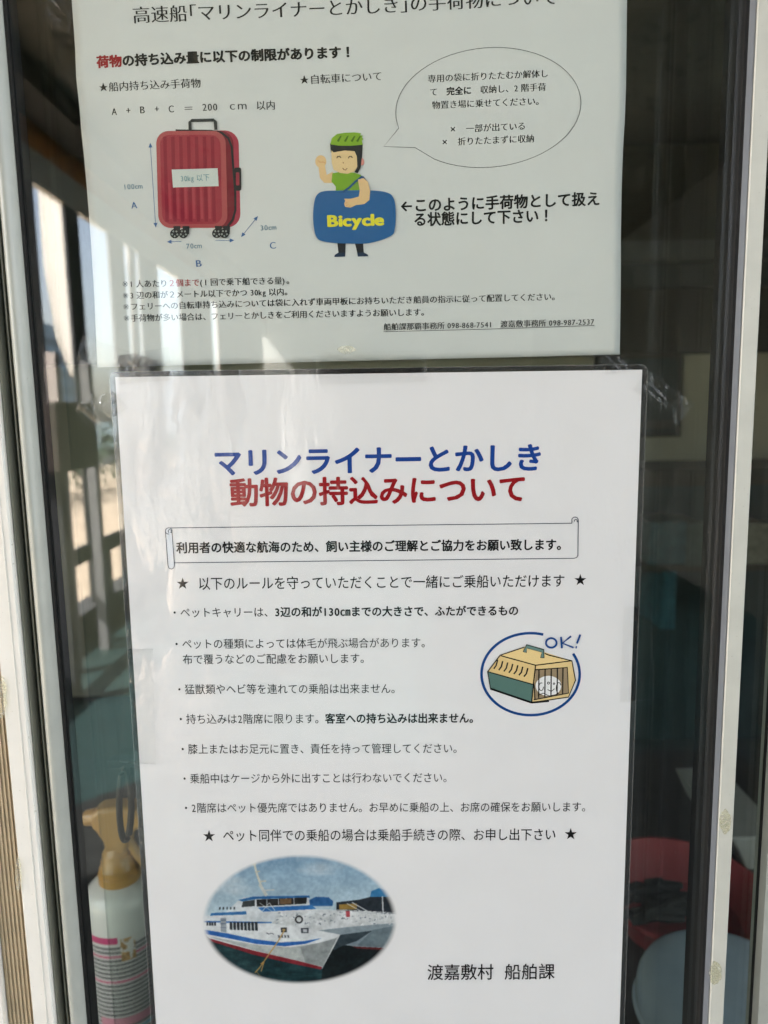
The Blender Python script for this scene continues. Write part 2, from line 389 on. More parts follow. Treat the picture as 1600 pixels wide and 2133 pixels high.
def arrow(parent, a, c, Y, col, h0, h1, warp, s=6):
    a, c = np.array(a, float), np.array(c, float); strokes(parent, 'arrow_line', [[a, c]], 1.1, Y, col, warp)
    d = (c-a)/np.linalg.norm(c-a); n = np.array([-d[1], d[0]])
    if h1: poly(parent, 'arrow_head', [c+d*2, c-d*(s+2)+n*s*.7, c-d*(s+2)-n*s*.7], Y, col, warp)
    if h0: poly(parent, 'arrow_head', [a-d*2, a+d*(s+2)+n*s*.7, a+d*(s+2)-n*s*.7], Y, col, warp)
# ------------------------------------------------------------------ upper notice: plain paper behind the door glass
YU = .0085; YI = YU-.00012
LU = [(0, 148), (100, 155), (160, 157), (220, 164), (270, 168), (340, 175), (400, 180), (500, 187), (600, 193), (700, 198), (765, 202)]
RU = [(0, 1307), (180, 1305), (250, 1302.4), (310, 1298.5), (400, 1295), (500, 1293), (620, 1293), (738, 1292)]
def wu(x, z):
    return .0007*math.sin(x*31+z*17)+.0004*math.sin(x*12-z*41+1)+.0007
up_n = thing('luggage_notice', 'upper greyish paper notice with a red suitcase and a boy carrying a blue bag', 'notice')
b = MB(); nx, ny = 60, 60; vs = []
for j in range(ny+1):
    tt = -.16+1.16*j/ny; yl_, yr_ = 765*tt, 738*tt
    xl_ = np.interp(yl_, *zip(*LU)) if yl_ >= 0 else 148+yl_*.066; xr_ = np.interp(yr_, *zip(*RU)) if yr_ >= 0 else 1307
    for i in range(nx+1):
        u = i/nx; p = W(xl_+(xr_-xl_)*u, yl_+(yr_-yl_)*u, YU); vs.append(warped(p, wu))
b.add(vs, [(j*(nx+1)+i, (j+1)*(nx+1)+i, (j+1)*(nx+1)+i+1, j*(nx+1)+i+1) for j in range(ny) for i in range(nx)])
o = b.build('paper_sheet', m_paper1, up_n, smooth=True); sm = o.modifiers.new('solid', 'SOLIDIFY'); sm.thickness = .0001; sm.offset = -1
D = (16, 19, 18); TL = (84, 124, 146); BL = (45, 95, 150)
def tu(s, *a, **k): return text(up_n, s, *a, YI, warp=wu, **k)
tu('高速船「マリンライナーとかしき」の手荷物について', 275, 31, 1163, -7, 38.5, sty='mincho', col=D)
tu([('荷物', 'heavy', (150, 28, 34)), ('の持ち込み量に以下の制限があります！', 'heavy', D)], 200, 128, 738, 105.5, 27)
tu('★船内持ち込み手荷物', 204, 181, 419, 173, 21.5, sty='mincho', col=D)
tu('★自転車について', 623, 165.5, 797, 156, 21.5, sty='mincho', col=D)
for s, x0, x1, y in (('A', 231.5, 243.5, 231), ('+', 262, 272, 229), ('B', 291, 302.5, 228), ('+', 322, 332, 226.5), ('C', 351, 363, 226.5)):
    tu(s, x0, y, x1, y, 21, sty='mincho', col=D)
strokes(up_n, 'printed_line', [[(385, 224), (401, 223.4)], [(385, 228.6), (401, 228)]], 1.3, YI, D, wu)
tu('200', 421, 223.5, 454, 222.5, 21, sty='mincho', col=D); tu('ｃｍ', 474, 221, 515, 220, 21, sty='mincho', col=D); tu('以内', 533, 219.5, 574, 218.5, 21, sty='mincho', col=D)
tu('100cm', 255, 388, 296.5, 386, 15, sty='plain', col=TL); tu('70cm', 386, 511.5, 420, 510, 15, sty='plain', col=TL); tu('30cm', 541, 474, 576, 472, 15, sty='plain', col=TL)
tu('A', 271, 426, 285, 425, 20, sty='mincho', col=BL); tu('B', 406, 547.5, 420, 546.5, 20, sty='mincho', col=BL); tu('C', 561, 510.5, 575, 509.5, 20, sty='mincho', col=BL)
RD = (165, 45, 50)
tu([('※1 人あたり', 'minchob', D), ('２個まで', 'minchob', RD), ('(1 回で乗下船できる量)。', 'minchob', D)], 250, 590.5, 613, 583.5, 17)
tu('※3 辺の和が２メートル以下でかつ 30kg 以内。', 251, 614.5, 609, 607, 17, sty='minchob', col=D)
tu('※フェリーへの自転車持ち込みについては袋に入れず車両甲板にお持ちいただき船員の指示に従って配置してください。', 252, 638, 1167, 617, 17, sty='minchob', col=D)
tu('※手荷物が多い場合は、フェリーとかしきをご利用くださいますようお願いします。', 253, 662, 894, 649.5, 17, sty='minchob', col=D)
tu('船舶課那覇事務所 098-868-7541　渡嘉敷事務所 098-987-2537', 799, 681, 1239, 669.5, 16, sty='minchob', col=D)
strokes(up_n, 'underline', [[(799, 691), (1020, 685), (1239, 677.6)]], 1.1, YI, D, wu)
# speech bubble
pts = [(831, 264.5)]
for k in range(61):
    t = math.radians(157+(360-21-12)*k/60); pts.append((1017.5+193*math.cos(t)+5*math.sin(t)*-1, 223+124*math.sin(t)-6*math.cos(t)))
pts = [p for p in pts if not (p[0] < 866 and p[1] > 266)]+[(865, 305), (799.4, 303), (831, 264.5)]
strokes(up_n, 'speech_bubble', [pts], 1.2, YI, (70, 74, 72), wu)
tu('専用の袋に折りたたむか解体し', 891, 162.5, 1143, 152.5, 18, sty='mincho', col=D)
tu([('て　', 'mincho', D), ('完全に', 'bold', D), ('　収納し、2 階手荷', 'mincho', D)], 895, 190, 1138, 180.5, 18)
tu('物置き場に乗せてください。', 900, 217, 1134, 209.5, 18, sty='mincho', col=D)
tu('×　一部が出ている', 935, 267.5, 1096, 261, 18, sty='mincho', col=D)
tu('×　折りたたまずに収納', 918, 294, 1114, 287, 18, sty='mincho', col=D)
tu('←このように手荷物として扱え', 832, 426.5, 1251, 413, 31, sty='bold', col=D)
tu('る状態にして下さい！', 861, 455.5, 1153, 447.5, 31, sty='bold', col=D)
# suitcase
sc_ = thing('suitcase_print', None, None); sc_.parent = up_n
def ps(name, pts, col, lift=0): return poly(sc_, name, pts, YI-lift, col, wu)
e_ = .00006
ps('case_side', rrect(352, 272, 497, 473, 28, sk=.02), (166, 58, 76))
ps('case_side', rrect(345, 273, 486, 474, 26, sk=.02), (120, 28, 44), e_)
strokes(sc_, 'zip_band', [[(366, 272), (440, 273), (462, 277), (476, 288), (483, 306), (486, 350), (490, 400), (490, 438), (484, 458), (474, 470)]], 4.5, YI-2*e_, (36, 40, 44), wu)
ps('case_front', rrect(325, 273, 470, 474, 26, sk=.02), (172, 82, 84), 3*e_)
ps('case_face', rrect(333, 281, 459, 466, 20, sk=.02), (158, 52, 66), 4*e_)
for k in range(7):
    x = 340+k*16.5; ps('case_rib', [(x, 285), (x+7, 284.5), (x+10.5, 461), (x+3.5, 461)], (140, 34, 54), 5*e_)
for k in range(6):
    x = 350+k*16.5; ps('case_rib', [(x, 380), (x+5, 380), (x+7, 455), (x+2, 455)], (176, 66, 78), 5*e_)
ps('case_label', [(357.5, 353), (453.5, 350.5), (455.5, 387.5), (360, 390)], (205, 210, 206), 7*e_)
text(sc_, '30kg 以下', 375, 371.5, 437, 369, 15.5, YI-8*e_, 'plain', (104, 146, 156), wu)
strokes(sc_, 'case_handle', [[(396.5, 272), (396, 255), (400, 251.5), (445, 250.5), (449, 254), (450, 271)]], 6.5, YI-6*e_, (44, 50, 52), wu)
ps('case_latch', rrect(488, 349, 502.5, 397, 4), (32, 34, 38), 6*e_); ps('case_latch', rrect(491.5, 359, 498.5, 386, 2), (150, 50, 66), 7*e_)
for x in (364, 383, 451, 468):
    ps('case_wheel', [(x-4, 470), (x+11, 470), (x+10, 487), (x-2, 487)], (44, 46, 48), 6*e_)
for x in (363, 381, 451, 467):
    ps('case_wheel', ell(x, 485.5, 9.8, 9.8), (32, 34, 36), 8*e_)
    for a in range(5):
        t = math.radians(a*72+20); ps('wheel_hole', ell(x+5.6*math.cos(t), 485.5+5.6*math.sin(t), 2.1, 2.1, n=8), (150, 155, 152), 9*e_)
for a_, c_, h0, h1 in (((313, 299), (323, 471), 1, 1), ((348, 502.5), (377, 502), 1, 0), ((448, 500.5), (486, 500), 0, 1), ((503, 492), (536, 451), 1, 1)):
    arrow(up_n, a_, c_, YI, (70, 105, 155), h0, h1, wu, 6)
# boy with the bag
by_ = thing('boy_print', None, None); by_.parent = up_n
A = lambda x, y: (150+x/2.2857, y/2.2857)
Cc = lambda x, y: (230+x/2.5806, 380+y/2.5806)
def pb(name, pts, col, l): return poly(by_, name, pts, YI-l*e_, col, wu)
SK = (228, 190, 140)
pb('raised_arm', [A(*p) for p in ((1172, 785), (1203, 782), (1212, 830), (1240, 815), (1262, 850), (1240, 868), (1200, 868), (1180, 845))], SK, 1)
pb('fist', ell(*A(1184, 766), 11.5, 13), SK, 2); strokes(by_, 'finger_line', [[A(1172, 762), A(1180, 770), A(1196, 768), A(1205, 774)]], 1.2, YI-3*e_, (205, 130, 80), wu)
pb('shirt', [A(*p) for p in ((1240, 822), (1275, 815), (1340, 818), (1375, 828), (1385, 870), (1392, 925), (1255, 925), (1256, 885), (1235, 862))], (124, 166, 46), 3)
pb('hair', [A(*p) for p in ((1228, 680), (1260, 672), (1350, 672), (1384, 680), (1380, 760), (1372, 800), (1360, 815), (1352, 780), (1340, 730), (1232, 722))], (40, 42, 46), 4)
pb('face', [A(*p) for p in ((1234, 712), (1245, 722), (1300, 712), (1345, 716), (1356, 740), (1358, 790), (1345, 812), (1310, 824), (1275, 820), (1245, 805), (1236, 770))], (236, 198, 150), 5)
pb('ear', ell(*A(1381, 766), 4.5, 7.5), (224, 150, 140), 5)
strokes(by_, 'hair_side', [[A(1366, 700), A(1371, 750), A(1367, 790), A(1352, 818)]], 7, YI-6*e_, (40, 42, 46), wu)
pb('helmet', [A(*p) for p in ((1230, 684), (1236, 655), (1262, 634), (1300, 628), (1345, 626), (1376, 630), (1372, 640), (1386, 640), (1380, 650), (1388, 658), (1380, 664), (1384, 684), (1330, 690), (1270, 690))], (134, 172, 50), 7)
for x in (1272, 1306, 1338, 1364): pb('helmet_vent', [A(x-12, 668), A(x+4, 644), A(x+12, 642), A(x-2, 672)], (78, 112, 30), 8)
for x in (1270, 1325):
    strokes(by_, 'eye', [[A(x-10, 750), A(x-5, 741), A(x+4, 740), A(x+10, 748)]], 1.8, YI-8*e_, (50, 40, 36), wu)
    strokes(by_, 'brow', [[A(x-14, 714), A(x-4, 708), A(x+8, 712)]], 1.3, YI-8*e_, (50, 40, 36), wu)
strokes(by_, 'mouth', [[A(1288, 796), A(1294, 804), A(1302, 806), A(1310, 797)]], 1.5, YI-8*e_, (120, 50, 40), wu)
strokes(by_, 'nose', [[A(1290, 768), A(1293, 774)]], 1.6, YI-8*e_, (150, 90, 60), wu)
pb('leg', [Cc(*p) for p in ((1218, 310), (1265, 310), (1262, 380), (1226, 380))], (36, 38, 44), 1); pb('leg', [Cc(*p) for p in ((1310, 310), (1358, 310), (1362, 378), (1328, 380))], (36, 38, 44), 1)
pb('shoe', [Cc(*p) for p in ((1225, 376), (1262, 376), (1262, 397), (1203, 400), (1206, 388))], (34, 52, 78), 2); pb('shoe', [Cc(*p) for p in ((1327, 376), (1362, 374), (1384, 386), (1386, 395), (1330, 397))], (34, 52, 78), 2)
def smooth_pts(p, n=8):
    p = np.array(p, float); m = len(p); r = []
    for i in range(m):
        a, b_, c, d = p[i-1], p[i], p[(i+1) % m], p[(i+2) % m]
        for k in range(n):
            t = k/n; r.append(tuple(.5*((2*b_)+(c-a)*t+(2*a-5*b_+4*c-d)*t*t+(3*b_-a-3*c+d)*t**3)))
    return r
bag = [Cc(*p) for p in ((1094, 110), (1112, 62), (1150, 44), (1230, 40), (1400, 38), (1490, 50), (1524, 84), (1534, 150), (1530, 240), (1508, 284), (1400, 322), (1300, 327), (1170, 320), (1110, 296), (1090, 210))]
pb('bag', smooth_pts(bag), (44, 98, 152), 9)
strokes(by_, 'bag_seam', [smooth_pts([((x-738)*.95+738, (y-451)*.93+451) for x, y in bag])[:60]], 1, YI-10*e_, (36, 84, 136), wu)
strokes(by_, 'bag_strap', [[Cc(1250, 48), A(1320, 890), A(1350, 860), A(1382, 836)], [A(1382, 836), A(1400, 860), A(1418, 912)]], 4.2, YI-10*e_, (38, 82, 130), wu)
pb('arm', [Cc(*p) for p in ((1330, -20), (1360, -28), (1385, -8), (1396, 40), (1392, 90), (1365, 112), (1320, 118), (1290, 132), (1262, 128), (1256, 112), (1262, 96), (1256, 84), (1290, 84), (1335, 72), (1340, 40))], SK, 11)
strokes(by_, 'finger_line', [[Cc(1275, 104), Cc(1262, 110)], [Cc(1280, 114), Cc(1268, 122)], [Cc(1290, 118), Cc(1280, 130)]], 1, YI-12*e_, (205, 140, 90), wu)
text(by_, 'Bicycle', 681, 458.5, 800, 454.5, 33, YI-12*e_, 'heavy', (232, 218, 60), wu)
# ------------------------------------------------------------------ lower notice: laminated sheet taped to the outside
YP = -.0009; YL = YP-.00012
lo = thing('pet_notice', 'lower white laminated notice with blue and red title and a ship photograph', 'notice')
def quad_y(Y, pts):  return [W(a, c, Y) for a, c in pts]
TLp, TRp = W(240, 785.5, YP), W(1338, 770, YP)
dn = (W(325, 2133, YP)-TLp); dn /= np.linalg.norm(dn); Hh = .42
BLp, BRp = TLp+dn*Hh, TRp+dn*Hh
b = MB(); b.add([TLp, TRp, BRp, BLp]+[p+np.array([0, .0002, 0]) for p in (TLp, TRp, BRp, BLp)], [(0, 3, 2, 1), (4, 5, 6, 7), (0, 1, 5, 4), (1, 2, 6, 5), (2, 3, 7, 6), (3, 0, 4, 7)])
b.build('paper_sheet', m_paper2, lo)
ux = (TRp-TLp)/np.linalg.norm(TRp-TLp); mg = .0030
def lam_poly(m, r):
    a = TLp-ux*m-dn*m; L_ = np.linalg.norm(TRp-TLp)+2*m; H_ = Hh+2*m; o_ = []
    for cx, cy, an in ((L_-r, r, -90), (L_-r, H_-r, 0), (r, H_-r, 90), (r, r, 180)):
        for k in range(7):
            t = math.radians(an+15*k); p = a+ux*(cx+r*math.cos(t))+dn*(cy+r*math.sin(t)); o_.append((p[0], p[2]))
    return o_
b = MB(); b.prism(lam_poly(mg, .004), YP-.0005, YP-.0004); b.build('laminate_film', m_lam, lo)
m_lamb = film('laminate_back', .03, (.80, .83, .83), rough=.15, haze=.03)
b = MB(); b.prism(lam_poly(mg, .004), YP+.0004, YP+.0003); b.build('laminate_back', m_lamb, lo)
K = (8, 8, 10)
m_edge = film('rim_highlight_film', .10, (.9, .93, .93), rough=.1, haze=.14)  # pale hazy film paints a highlight along the laminate edge
b = MB(); o1, o2 = lam_poly(mg, .004), lam_poly(mg-.0004, .0038); n = len(o1)
b.add([(p[0], YP-.00056, p[1]) for p in o1+o2], [(i, (i+1) % n, n+(i+1) % n, n+i) for i in range(n)]); b.build('rim_highlight', m_edge, lo)
def tl(s, *a, **k): return text(lo, s, *a, YL, **k)
tl('マリンライナーとかしき', 443, 963.5, 1134, 952, 62, sty='bold', col=(0, 58, 138))
tl('動物の持込みについて', 478, 1026, 1099, 1017, 62, sty='bold', col=(142, 0, 14))
tl('利用者の快適な航海のため、飼い主様のご理解とご協力をお願い致します。', 367, 1141, 1184, 1134, 25, sty='bold', col=K)
for x, y in ((380.5, 1216), (1209, 1208.5), (435.5, 1742), (1189, 1737.8)):
    pts = [(x+(13.2 if k % 2 == 0 else 5.1)*math.sin(k*math.pi/5), y-(13.2 if k % 2 == 0 else 5.1)*math.cos(k*math.pi/5)) for k in range(10)]
    poly(lo, 'printed_star', pts, YL, K)
tl('以下のルールを守っていただくことで一緒にご乗船いただけます', 412, 1215.5, 1177.5, 1209.5, 29, sty='plain', col=K)
G = (26, 28, 32)
tl([('・ペットキャリーは、', 'light', G), ('3辺の和が130㎝までの大きさで、ふたができるもの', 'bold', K)], 353, 1276, 1081, 1271.8, 22.5, half=.95)
tl('・ペットの種類によっては体毛が飛ぶ場合があります。', 357, 1341.5, 899, 1338.5, 22.5, sty='light', col=G)
tl('布で覆うなどのご配慮をお願いします。', 380, 1373.5, 772, 1371, 22.5, sty='light', col=G)
tl('・猛獣類やヘビ等を連れての乗船は出来ません。', 363, 1436, 836, 1434, 22.5, sty='light', col=G)
tl([('・持ち込みは2階席に限ります。', 'light', G), ('客室への持ち込みは出来ません。', 'bold', K)], 366, 1498, 999, 1495.5, 22.5)
tl('・膝上またはお足元に置き、責任を持って管理してください。', 370, 1560.5, 965, 1558.5, 22.5, sty='light', col=G)
tl('・乗船中はケージから外に出すことは行わないでください。', 374, 1622, 944, 1619.5, 22.5, sty='light', col=G)
tl('・2階席はペット優先席ではありません。お早めに乗船の上、お席の確保をお願いします。', 377, 1683, 1233, 1680.5, 22.5, sty='light', col=G)
tl('ペット同伴での乗船の場合は乗船手続きの際、お申し出下さい', 463.5, 1740.5, 1159, 1738, 27, sty='plain', col=K)
tl('渡嘉敷村', 889.5, 2025.5, 1029, 2024.5, 35, sty='med', col=K); tl('船舶課', 1050.5, 2024.5, 1156.5, 2023.5, 35, sty='med', col=K)
# scroll banner
NB = (38, 48, 72)
poly(lo, 'scroll_roll', [(345, 1105), (348, 1101), (358, 1100), (358, 1109), (363.5, 1178), (361, 1184), (355, 1186), (350, 1180)], YL, (205, 212, 220))
strokes(lo, 'scroll_banner', [[(351.5, 1099.7), (700, 1095.5), (1191, 1090)], [(363, 1172.4), (700, 1168.5), (1196, 1163), (1201, 1161.5), (1204, 1157)], [(1204, 1157), (1204.8, 1083)],
    [(358, 1104), (363.5, 1178)], [(344.5, 1105), (350, 1178), (352, 1183.5), (357, 1185.5), (361.5, 1183.5), (363.5, 1178)],
    ell(351.5, 1106, 7, 6.5, 90, 400, 16), ell(353.5, 1106.5, 3, 3.5, 120, 420, 12), ell(1198, 1083.5, 6.8, 6.5, 150, 400, 16), ell(1199.5, 1085, 3, 3, 150, 400, 12), [(1191.4, 1084), (1191.4, 1090)]], 1.5, YL-e_, NB)
# pet carrier picture
cp = thing('carrier_print', None, None); cp.parent = lo
Fq = lambda x, y: (330+x/1.7204, 1230+y/1.7204)
def pc(name, pts, col, l): return poly(cp, name, [Fq(*p) for p in pts], YL-l*e_, col)
def sk_(name, lines, wd, col, l): return strokes(cp, name, [[Fq(*p) for p in ln] for ln in lines], wd, YL-l*e_, col)
pc('carrier_lower', [(1178, 292), (1342, 336), (1337, 400), (1190, 350)], (84, 116, 108), 1)
pc('carrier_upper', [(1180, 291), (1225, 232), (1352, 266), (1343, 336)], (216, 190, 132), 1)
pc('carrier_roof', [(1225, 232), (1318, 200), (1482, 252), (1352, 268)], (224, 200, 142), 2)
pc('carrier_front', [(1352, 268), (1482, 252), (1496, 320), (1470, 382), (1340, 402)], (216, 192, 136), 2)
pc('carrier_opening', [(1352, 284), (1466, 276), (1470, 368), (1345, 392)], (150, 132, 104), 3)
pc('dog', ell(1398, 342, 46, 36), (222, 224, 224), 4)
sk_('carrier_outline', [[(1225, 232), (1180, 291), (1190, 352), (1337, 402), (1470, 382), (1495, 322), (1482, 252), (1400, 232), (1385, 226)], [(1180, 291), (1343, 337)], [(1225, 232), (1312, 203)], [(1228, 234), (1352, 268), (1482, 252)],
    [(1352, 268), (1344, 338), (1338, 402)], [(1352, 284), (1466, 276), (1470, 368), (1345, 392)], [(1345, 322), (1350, 392)]], 2.1, K, 5)
sk_('carrier_outline', [[(1190, 352), (1337, 402)], [(1337, 402), (1400, 396)]], 4, K, 6)
sk_('carrier_bar', [[(x, 283-(x-1360)*.06), (x-1, 386-(x-1360)*.15)] for x in (1364, 1386, 1408, 1430, 1450)], 2.2, K, 6)
sk_('dog_line', [ell(1372, 345, 8, 14, 0, 300, 12), ell(1398, 332, 4, 4, n=8), ell(1418, 334, 3, 3, n=8), [(1395, 355), (1408, 362), (1420, 352)], ell(1435, 350, 9, 20, 90, 330, 12), [(1360, 375), (1380, 368), (1400, 378), (1430, 372)]], 1.4, K, 5)
sk_('carrier_vent', [[(1208+k*18+8, 248+k*5), (1208+k*18+3, 268+k*5), (1208+k*18-6, 281+k*4.6)] for k in range(7)], 3, (40, 36, 30), 3)
sk_('carrier_handle', [[(1313, 222), (1320, 200), (1378, 216), (1376, 242)]], 8.6, K, 6); sk_('carrier_handle', [[(1313, 221), (1321, 201), (1377, 217), (1376, 240)]], 5.8, (88, 116, 110), 7)
OB = (0, 62, 128)
strokes(cp, 'blue_ring', [[Fq(1334+176*math.cos(math.radians(a)), 300+147*math.sin(math.radians(a))) for a in range(-30, 286, 5)]], 5.4, YL-e_, OB)
sk_('hand_lettering', [ell(1408, 188, 19, 17, n=20), [(1443, 166), (1446, 207)], [(1479, 164), (1448, 189), (1488, 205)], [(1512, 158), (1500, 190)]], 4, OB, 6)
sk_('hand_lettering', [[(1495, 203), (1500, 204)]], 5, OB, 6)
# ship photograph, printed with soft edges
def ship():
    rk = np.random.default_rng(11)
    W_, H_ = 765, 510; nx, ny = 330, 220; ss = 2
    gx, gy = np.meshgrid((np.arange(nx*ss)+.5)/ss/nx*W_+35, (np.arange(ny*ss)+.5)/ss/ny*H_+185)
    im = np.zeros((ny*ss, nx*ss, 3))
    def nz(sx, sy, seed, o=4):
        r = np.random.default_rng(seed); a = np.zeros_like(gx)
        for k in range(o):
            g = r.random((60, 60)); fx = (gx*sx*2**k) % 59; fy = (gy*sy*2**k) % 59
            i, j = fx.astype(int), fy.astype(int); u, v = fx-i, fy-j
            a += ((g[j, i]*(1-u)+g[j, i+1]*u)*(1-v)+(g[j+1, i]*(1-u)+g[j+1, i+1]*u)*v)/2**k
        return a/sum(.5**k for k in range(o))
    def P(pts, c, n=0, seed=1, a=1.):
        m = np.zeros(gx.shape, bool); L = len(pts)
        for i in range(L):
            (x0, y0), (x1, y1) = pts[i], pts[(i+1) % L]
            if y0 == y1: continue
            cr = ((y0 > gy) != (y1 > gy)) & (gx < (x1-x0)*(gy-y0)/(y1-y0)+x0); m ^= cr
        cc = np.array(c, float)[None]
        if n: cc = cc+((nz(.06, .06, seed)[m]-.5)*n)[:, None]
        im[m] = im[m]*(1-a)+cc*a
    def Ln(pts, w_, c):
        for (x0, y0), (x1, y1) in zip(pts, pts[1:]):
            l = math.hypot(x1-x0, y1-y0)+1e-6; a, b_ = -(y1-y0)/l*w_/2, (x1-x0)/l*w_/2
            P([(x0+a, y0+b_), (x1+a, y1+b_), (x1-a, y1-b_), (x0-a, y0-b_)], c)
    t = np.clip((gy-185)/230, 0, 1)[..., None]
    im[:] = np.array([128, 166, 194])*(1-t)+np.array([184, 206, 216])*t
    c = np.clip((nz(.006, .02, 3)-.5)*4, 0, 1)[..., None]; im[:] = im*(1-c*.6)+np.array([208, 216, 220])*c*.6
    wm = gy > 430+(gx < 200)*30; wv = nz(.02, .09, 5)
    im[wm] = (np.array([20, 62, 68])[None]+((wv[wm]-.5)*70)[:, None])
    P([(690, 352), (695, 330), (725, 318), (765, 330), (800, 350), (800, 362)], (52, 128, 178), 20)
    P([(560, 372), (650, 362), (690, 352), (800, 352), (800, 420), (560, 415)], (38, 48, 58), 30)
    P([(455, 362), (480, 350), (530, 352), (548, 368), (545, 385), (458, 385)], (44, 104, 160), 40); P([(570, 380), (640, 376), (640, 400), (570, 400)], (150, 120, 50), 40)
    P([(505, 640), (550, 500), (800, 470), (800, 700), (500, 700)], (14, 30, 34), 14)
    P([(470, 480), (795, 445), (795, 472), (745, 553), (660, 550), (610, 540), (560, 535), (560, 500)], (142, 158, 166), 20)
    P([(560, 500), (700, 482), (640, 522), (585, 540), (548, 560)], (60, 76, 84), 14); P([(620, 543), (745, 550), (735, 558), (640, 552)], (110, 40, 44))
    P([(700, 480), (795, 462), (795, 480), (745, 548), (690, 545), (640, 540)], (112, 130, 138), 14)
    P([(130, 408), (176, 366), (200, 350), (452, 350), (458, 388), (500, 404), (330, 452), (45, 446), (50, 420)], (206, 214, 218), 30)
    P([(42, 445), (310, 448), (500, 482), (575, 497), (540, 565), (505, 630), (380, 600), (250, 562), (70, 512), (45, 485)], (216, 222, 224), 20)
    P([(60, 500), (250, 535), (380, 545), (500, 528), (566, 506), (505, 625), (380, 596), (250, 558)], (176, 184, 182), 30)
    P([(420, 545), (560, 512), (508, 622), (440, 606)], (150, 158, 158), 30)
    P([(46, 474), (130, 488), (240, 512), (340, 526), (430, 522), (505, 510), (440, 532), (360, 541), (250, 531), (140, 508), (48, 490)], (36, 104, 182), 20)
    P([(66, 508), (250, 560), (400, 596), (505, 624), (500, 634), (390, 610), (240, 574), (74, 520)], (140, 34, 48), 20)
    P([(45, 440), (310, 446), (310, 451), (45, 446)], (50, 110, 180))
    P([(310, 452), (330, 428), (470, 400), (680, 408), (795, 418), (795, 452), (600, 468), (490, 480)], (206, 212, 214), 60, 7)
    for k in range(150):
        x0, y0 = 330+rk.random()*450, 408+rk.random()*48; l0 = 4+rk.random()*12; an = rk.random()*3.1; Ln([(x0, y0), (x0+l0*math.cos(an), y0+l0*math.sin(an)*.5)], 1.5+rk.random()*3, [(232, 236, 238), (150, 160, 168), (110, 122, 132), (216, 220, 222)][k % 4])
    P([(180, 360), (240, 347), (455, 345), (458, 353), (250, 357), (195, 366)], (40, 110, 170)); P([(75, 410), (210, 404), (212, 416), (70, 420)], (44, 112, 172))
    P([(255, 390), (465, 382), (482, 397), (275, 406)], (46, 118, 186)); P([(250, 359), (446, 352), (443, 376), (252, 386)], (44, 44, 44), 20); P([(340, 357), (385, 355), (385, 376), (342, 378)], (120, 92, 60), 20)
    P([(198, 366), (244, 360), (244, 384), (192, 388)], (58, 64, 66)); Ln([(290, 356), (291, 385)], 3, (190, 196, 200)); Ln([(335, 355), (336, 380)], 3, (190, 196, 200)); Ln([(395, 353), (396, 378)], 3, (190, 196, 200))
    for k in range(5): P([(105+k*14, 388), (111+k*14, 386), (111+k*14, 396), (105+k*14, 398)], (70, 78, 84))
    for k in range(8): P([(146+k*14, 446), (156+k*14, 446.5), (157+k*14, 476+k*.6), (147+k*14, 474+k*.6)], (34, 42, 50))
    for k in range(4): P([(56+k*10, 446), (63+k*10, 446), (63+k*10, 459), (56+k*10, 458)], (50, 58, 66))
    P([(110, 428), (132, 428), (134, 486), (112, 482)], (150, 160, 168)); 
    for y in (438, 452, 466): Ln([(110, y), (133, y)], 2, (70, 90, 120))
    Ln([(240, 216), (252, 262), (266, 300), (284, 342)], 8, (206, 206, 190)); Ln([(262, 300), (290, 345)], 12, (200, 204, 196)); Ln([(232, 225), (250, 222)], 5, (190, 190, 176)); Ln([(245, 255), (264, 250)], 5, (190, 190, 176)); Ln([(262, 290), (288, 288)], 6, (190, 190, 176)); Ln([(270, 325), (320, 322)], 5, (198, 202, 200))
    for k in range(14): Ln([(500+k*22, 404+k*1.2), (506+k*22, 430+k*1.5)], 2, (222, 226, 226))
    for y in (402, 414): Ln([(480, y-2), (600, y), (795, y+12)], 2, (222, 226, 226))
    Ln([(620, 372), (700, 418)], 4, (200, 205, 208)); Ln([(600, 376), (680, 420)], 3, (200, 205, 208)); Ln([(738, 350), (741, 415)], 5, (206, 212, 214)); Ln([(270, 408), (300, 372), (322, 402)], 2.5, (222, 226, 226)); Ln([(262, 372), (310, 405)], 2, (222, 226, 226))
    P([(596, 405), (612, 405), (612, 428), (598, 428)], (176, 70, 80))
    a = [(415+13*math.cos(k*.42), 437+13*math.sin(k*.42)) for k in range(16)]; Ln(a, 6, (38, 40, 44))
    P([(344, 468), (368, 468), (368, 486), (346, 486)], (60, 62, 66)); P([(350, 472), (362, 472), (362, 482), (351, 482)], (170, 150, 110)); P([(422, 470), (452, 470), (452, 490), (424, 490)], (70, 78, 86)); P([(430, 475), (446, 475), (446, 486), (431, 486)], (190, 196, 200))
    Ln([(288, 488), (298, 493), (308, 489), (318, 494)], 2.5, (70, 74, 90))
    for x in (334, 346, 358, 370): Ln([(x, 498), (x+7, 507)], 3, (50, 54, 66)); Ln([(x+6, 498), (x+1, 508)], 2, (50, 54, 66))
    Ln([(360, 476), (335, 520), (300, 570), (262, 625), (244, 645)], 4.5, (188, 150, 84)); Ln([(266, 610), (280, 600), (268, 640)], 4, (188, 150, 84)); Ln([(250, 640), (268, 662)], 3, (150, 120, 70))
    gr = (nz(.11, .11, 21)-.5)*34+(nz(.02, .03, 22)-.5)*36      # print mottle and uneven light in the picture
    im = np.clip(im+gr[..., None]*np.array([1., 1., .95]), 0, 255)
    im2 = im.reshape(ny, ss, nx, ss, 3).mean((1, 3))
    for _ in range(1): im2[1:-1, 1:-1] = (im2[1:-1, 1:-1]*4+im2[:-2, 1:-1]+im2[2:, 1:-1]+im2[1:-1, :-2]+im2[1:-1, 2:])/8
    g_ = im2.mean(-1, keepdims=True); im2 = g_+(im2-g_)*.88
